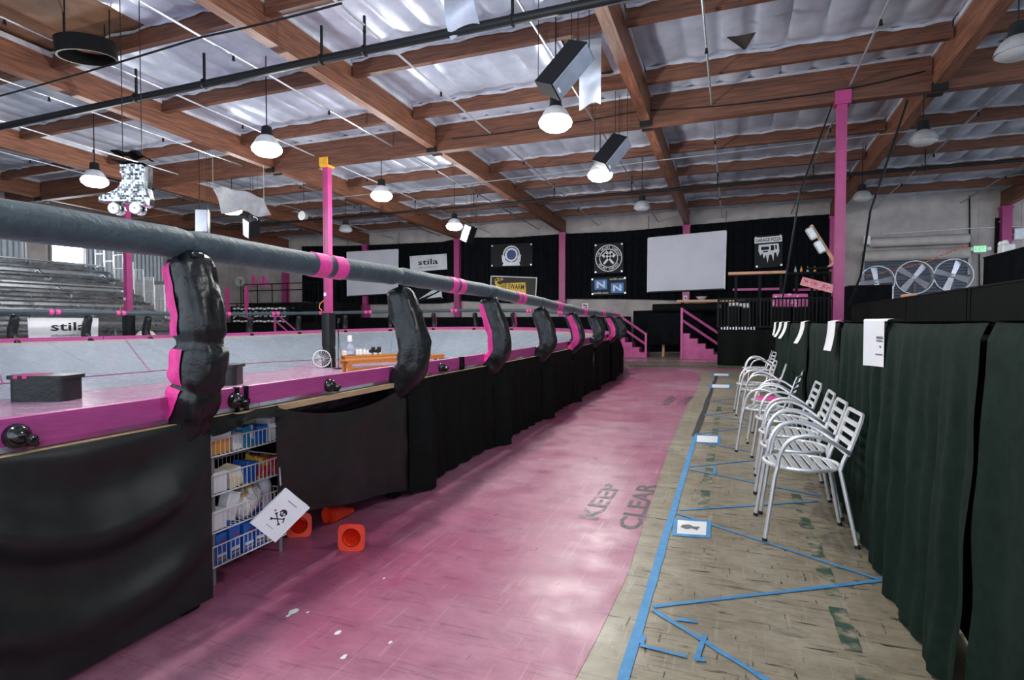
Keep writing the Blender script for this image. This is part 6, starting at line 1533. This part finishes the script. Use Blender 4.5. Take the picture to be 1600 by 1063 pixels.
# dark spectator platform beyond the turn
Yp = 22.6
x0, x1 = gy(346, 480, Yp).x, gy(498, 480, Yp).x
pl = thing('spectator_platform', 'dark tiered spectator platform beyond the turn, with black rails', 'platform', ((x0 + x1) / 2, Yp + 1.5, 0))
for k, (dy, z) in enumerate(((0.0, 1.35), (1.4, 2.4))):
    MB().box(((x0 + x1) / 2, Yp + dy + 1.2, z / 2), (x1 - x0, 2.2 if k == 0 else 1.6, z)).build('tier', 'black_paint', pl)
for dy, z, zz in ((0.05, 1.35, 2.35), (1.45, 2.4, 3.45)):
    for zq in (zz, zz - 0.35): MB().cyl((x0, Yp + dy, zq), (x1 - 0.2, Yp + dy, zq), 0.025, 6).build('rail_bar', 'black_paint', pl)
    for k in range(7): x = x0 + (x1 - 0.2 - x0) * k / 6; MB().cyl((x, Yp + dy, z), (x, Yp + dy, zz), 0.025, 6).build('rail_post', 'black_paint', pl)
for px in (356, 386): x = gy(px, 460, Yp).x; MB().box((x, Yp - 0.03, 2.4), (0.16, 0.1, 1.6)).build('pink_post', 'rail_pink', pl)
for px in (395, 411):
    a = gy(px, 440, Yp + 1.5); MB().box(a, (0.10, 0.08, 0.65)).build('pink_post', 'rail_pink', pl)
    MB().tube([a + Vector((0, 0, 0.3)), a + Vector((0.55, 0, -0.25))], 0.05, 4).build('pink_brace', 'rail_pink', pl)
for k in range(6):
    x = x0 + 0.5 + k * 0.75; q = Vector((x, Yp + 0.5, 1.36)); t = thing('cabaret_table', 'small black round table on the dark spectator platform', 'table', q, 0, 'tables on the spectator platform')
    MB().lathe([(0.28, 0.72), (0.28, 0.75), (0.27, 0.755)], 16, Matrix.Translation(q)).build('top', 'black_gloss', t); MB().lathe([(0.18, 0.0), (0.18, 0.02), (0.03, 0.04), (0.03, 0.72)], 12, Matrix.Translation(q)).build('pedestal', 'black_paint', t)
t, M, wd, ht, _ = rect_board('platform_banner', 'black banner reading JACK DANIELS on the front of the dark platform', 'banner', ((360, 479), (452, 479), (450, 505), (361, 505)), Yp - 0.06, 'banner_black')
lettering(t, 'ink_white', [('JACK DANIELS', 0, -0.02 * ht, wd * 0.92, ht * 0.44)], M)
b = MB()
for k in range(14):
    x = (k - 6.5) / 14 * wd * 0.92
    for y in (ht * 0.37, -ht * 0.39): flat(b, circ(x, y + 0.02 * math.sin(k * 2.2), wd * 0.032, 8, ht * 0.06), M, 0.004)
b.build('scroll_border', 'ink_white', t)
q = gy(375, 440, Yp + 0.9); t = thing('pedestal_fan', 'caged pedestal fan on the dark spectator platform', 'fan', (q.x, q.y, 1.36)); fan_parts(t, frame(q, (1, 0, 0), (0, 0, 1)), 0.24, 3, 'fan_dark'); MB().cyl((q.x, q.y + 0.05, 1.36), (q.x, q.y + 0.05, q.z), 0.025, 8).build('pole', 'black_paint', t); MB().lathe([(0.25, 0), (0.25, 0.03), (0.04, 0.05)], 16, Matrix.Translation((q.x, q.y + 0.05, 1.36))).build('base', 'black_paint', t)
pink_stairs(gy(470, 505, 22.0).x, 22.2, -1, 'pink stairs and handrail going up to the dark spectator platform', steps=5, wd=0.8, axis='x', rail_side=-1)
# black low wall along the far wall left part and a plastic chair
x0, x1 = gy(505, 500, 25.4).x, gy(985, 500, 25.4).x
lw = thing('low_drape_wall', 'low black drape along the foot of the far wall', 'drape', ((x0 + x1) / 2, 25.4, 0))
for k in range(6):
    a = x0 + (x1 - x0) * k / 6; c = x0 + (x1 - x0) * (k + 1) / 6; b = MB(); b.grid(lambda u, v: (a + (c - a) * u, 25.4 + 0.03 * math.sin(u * 40) * v, 1.62 - v * 1.6), 36, 3); b.build('drape_panel', 'wall_curtain', lw, smooth=True)
MB().cyl((x0, 25.44, 1.6), (x1, 25.44, 1.6), 0.025, 6).build('top_rail', 'black_paint', lw)
for k in range(7): x = x0 + (x1 - x0) * k / 6; MB().cyl((x, 25.44, 0), (x, 25.44, 1.6), 0.025, 6).build('upright', 'black_paint', lw)
q = gx(228, 520, -18.6); t = thing('parasol_folded', 'white dome-shaped cloth cover beside a padded post on the far side', 'cover', (q.x, q.y, 0)); MB().lathe([(0.42, 0.60), (0.36, 0.85), (0.2, 1.05), (0.02, 1.12)], 18, Matrix.Translation((q.x, q.y, 0))).build('cloth', 'white_cloth', t, smooth=True); MB().lathe([(0.3, 0.0), (0.3, 0.6)], 12, Matrix.Translation((q.x, q.y, 0))).build('barrel', 'black_paint', t)
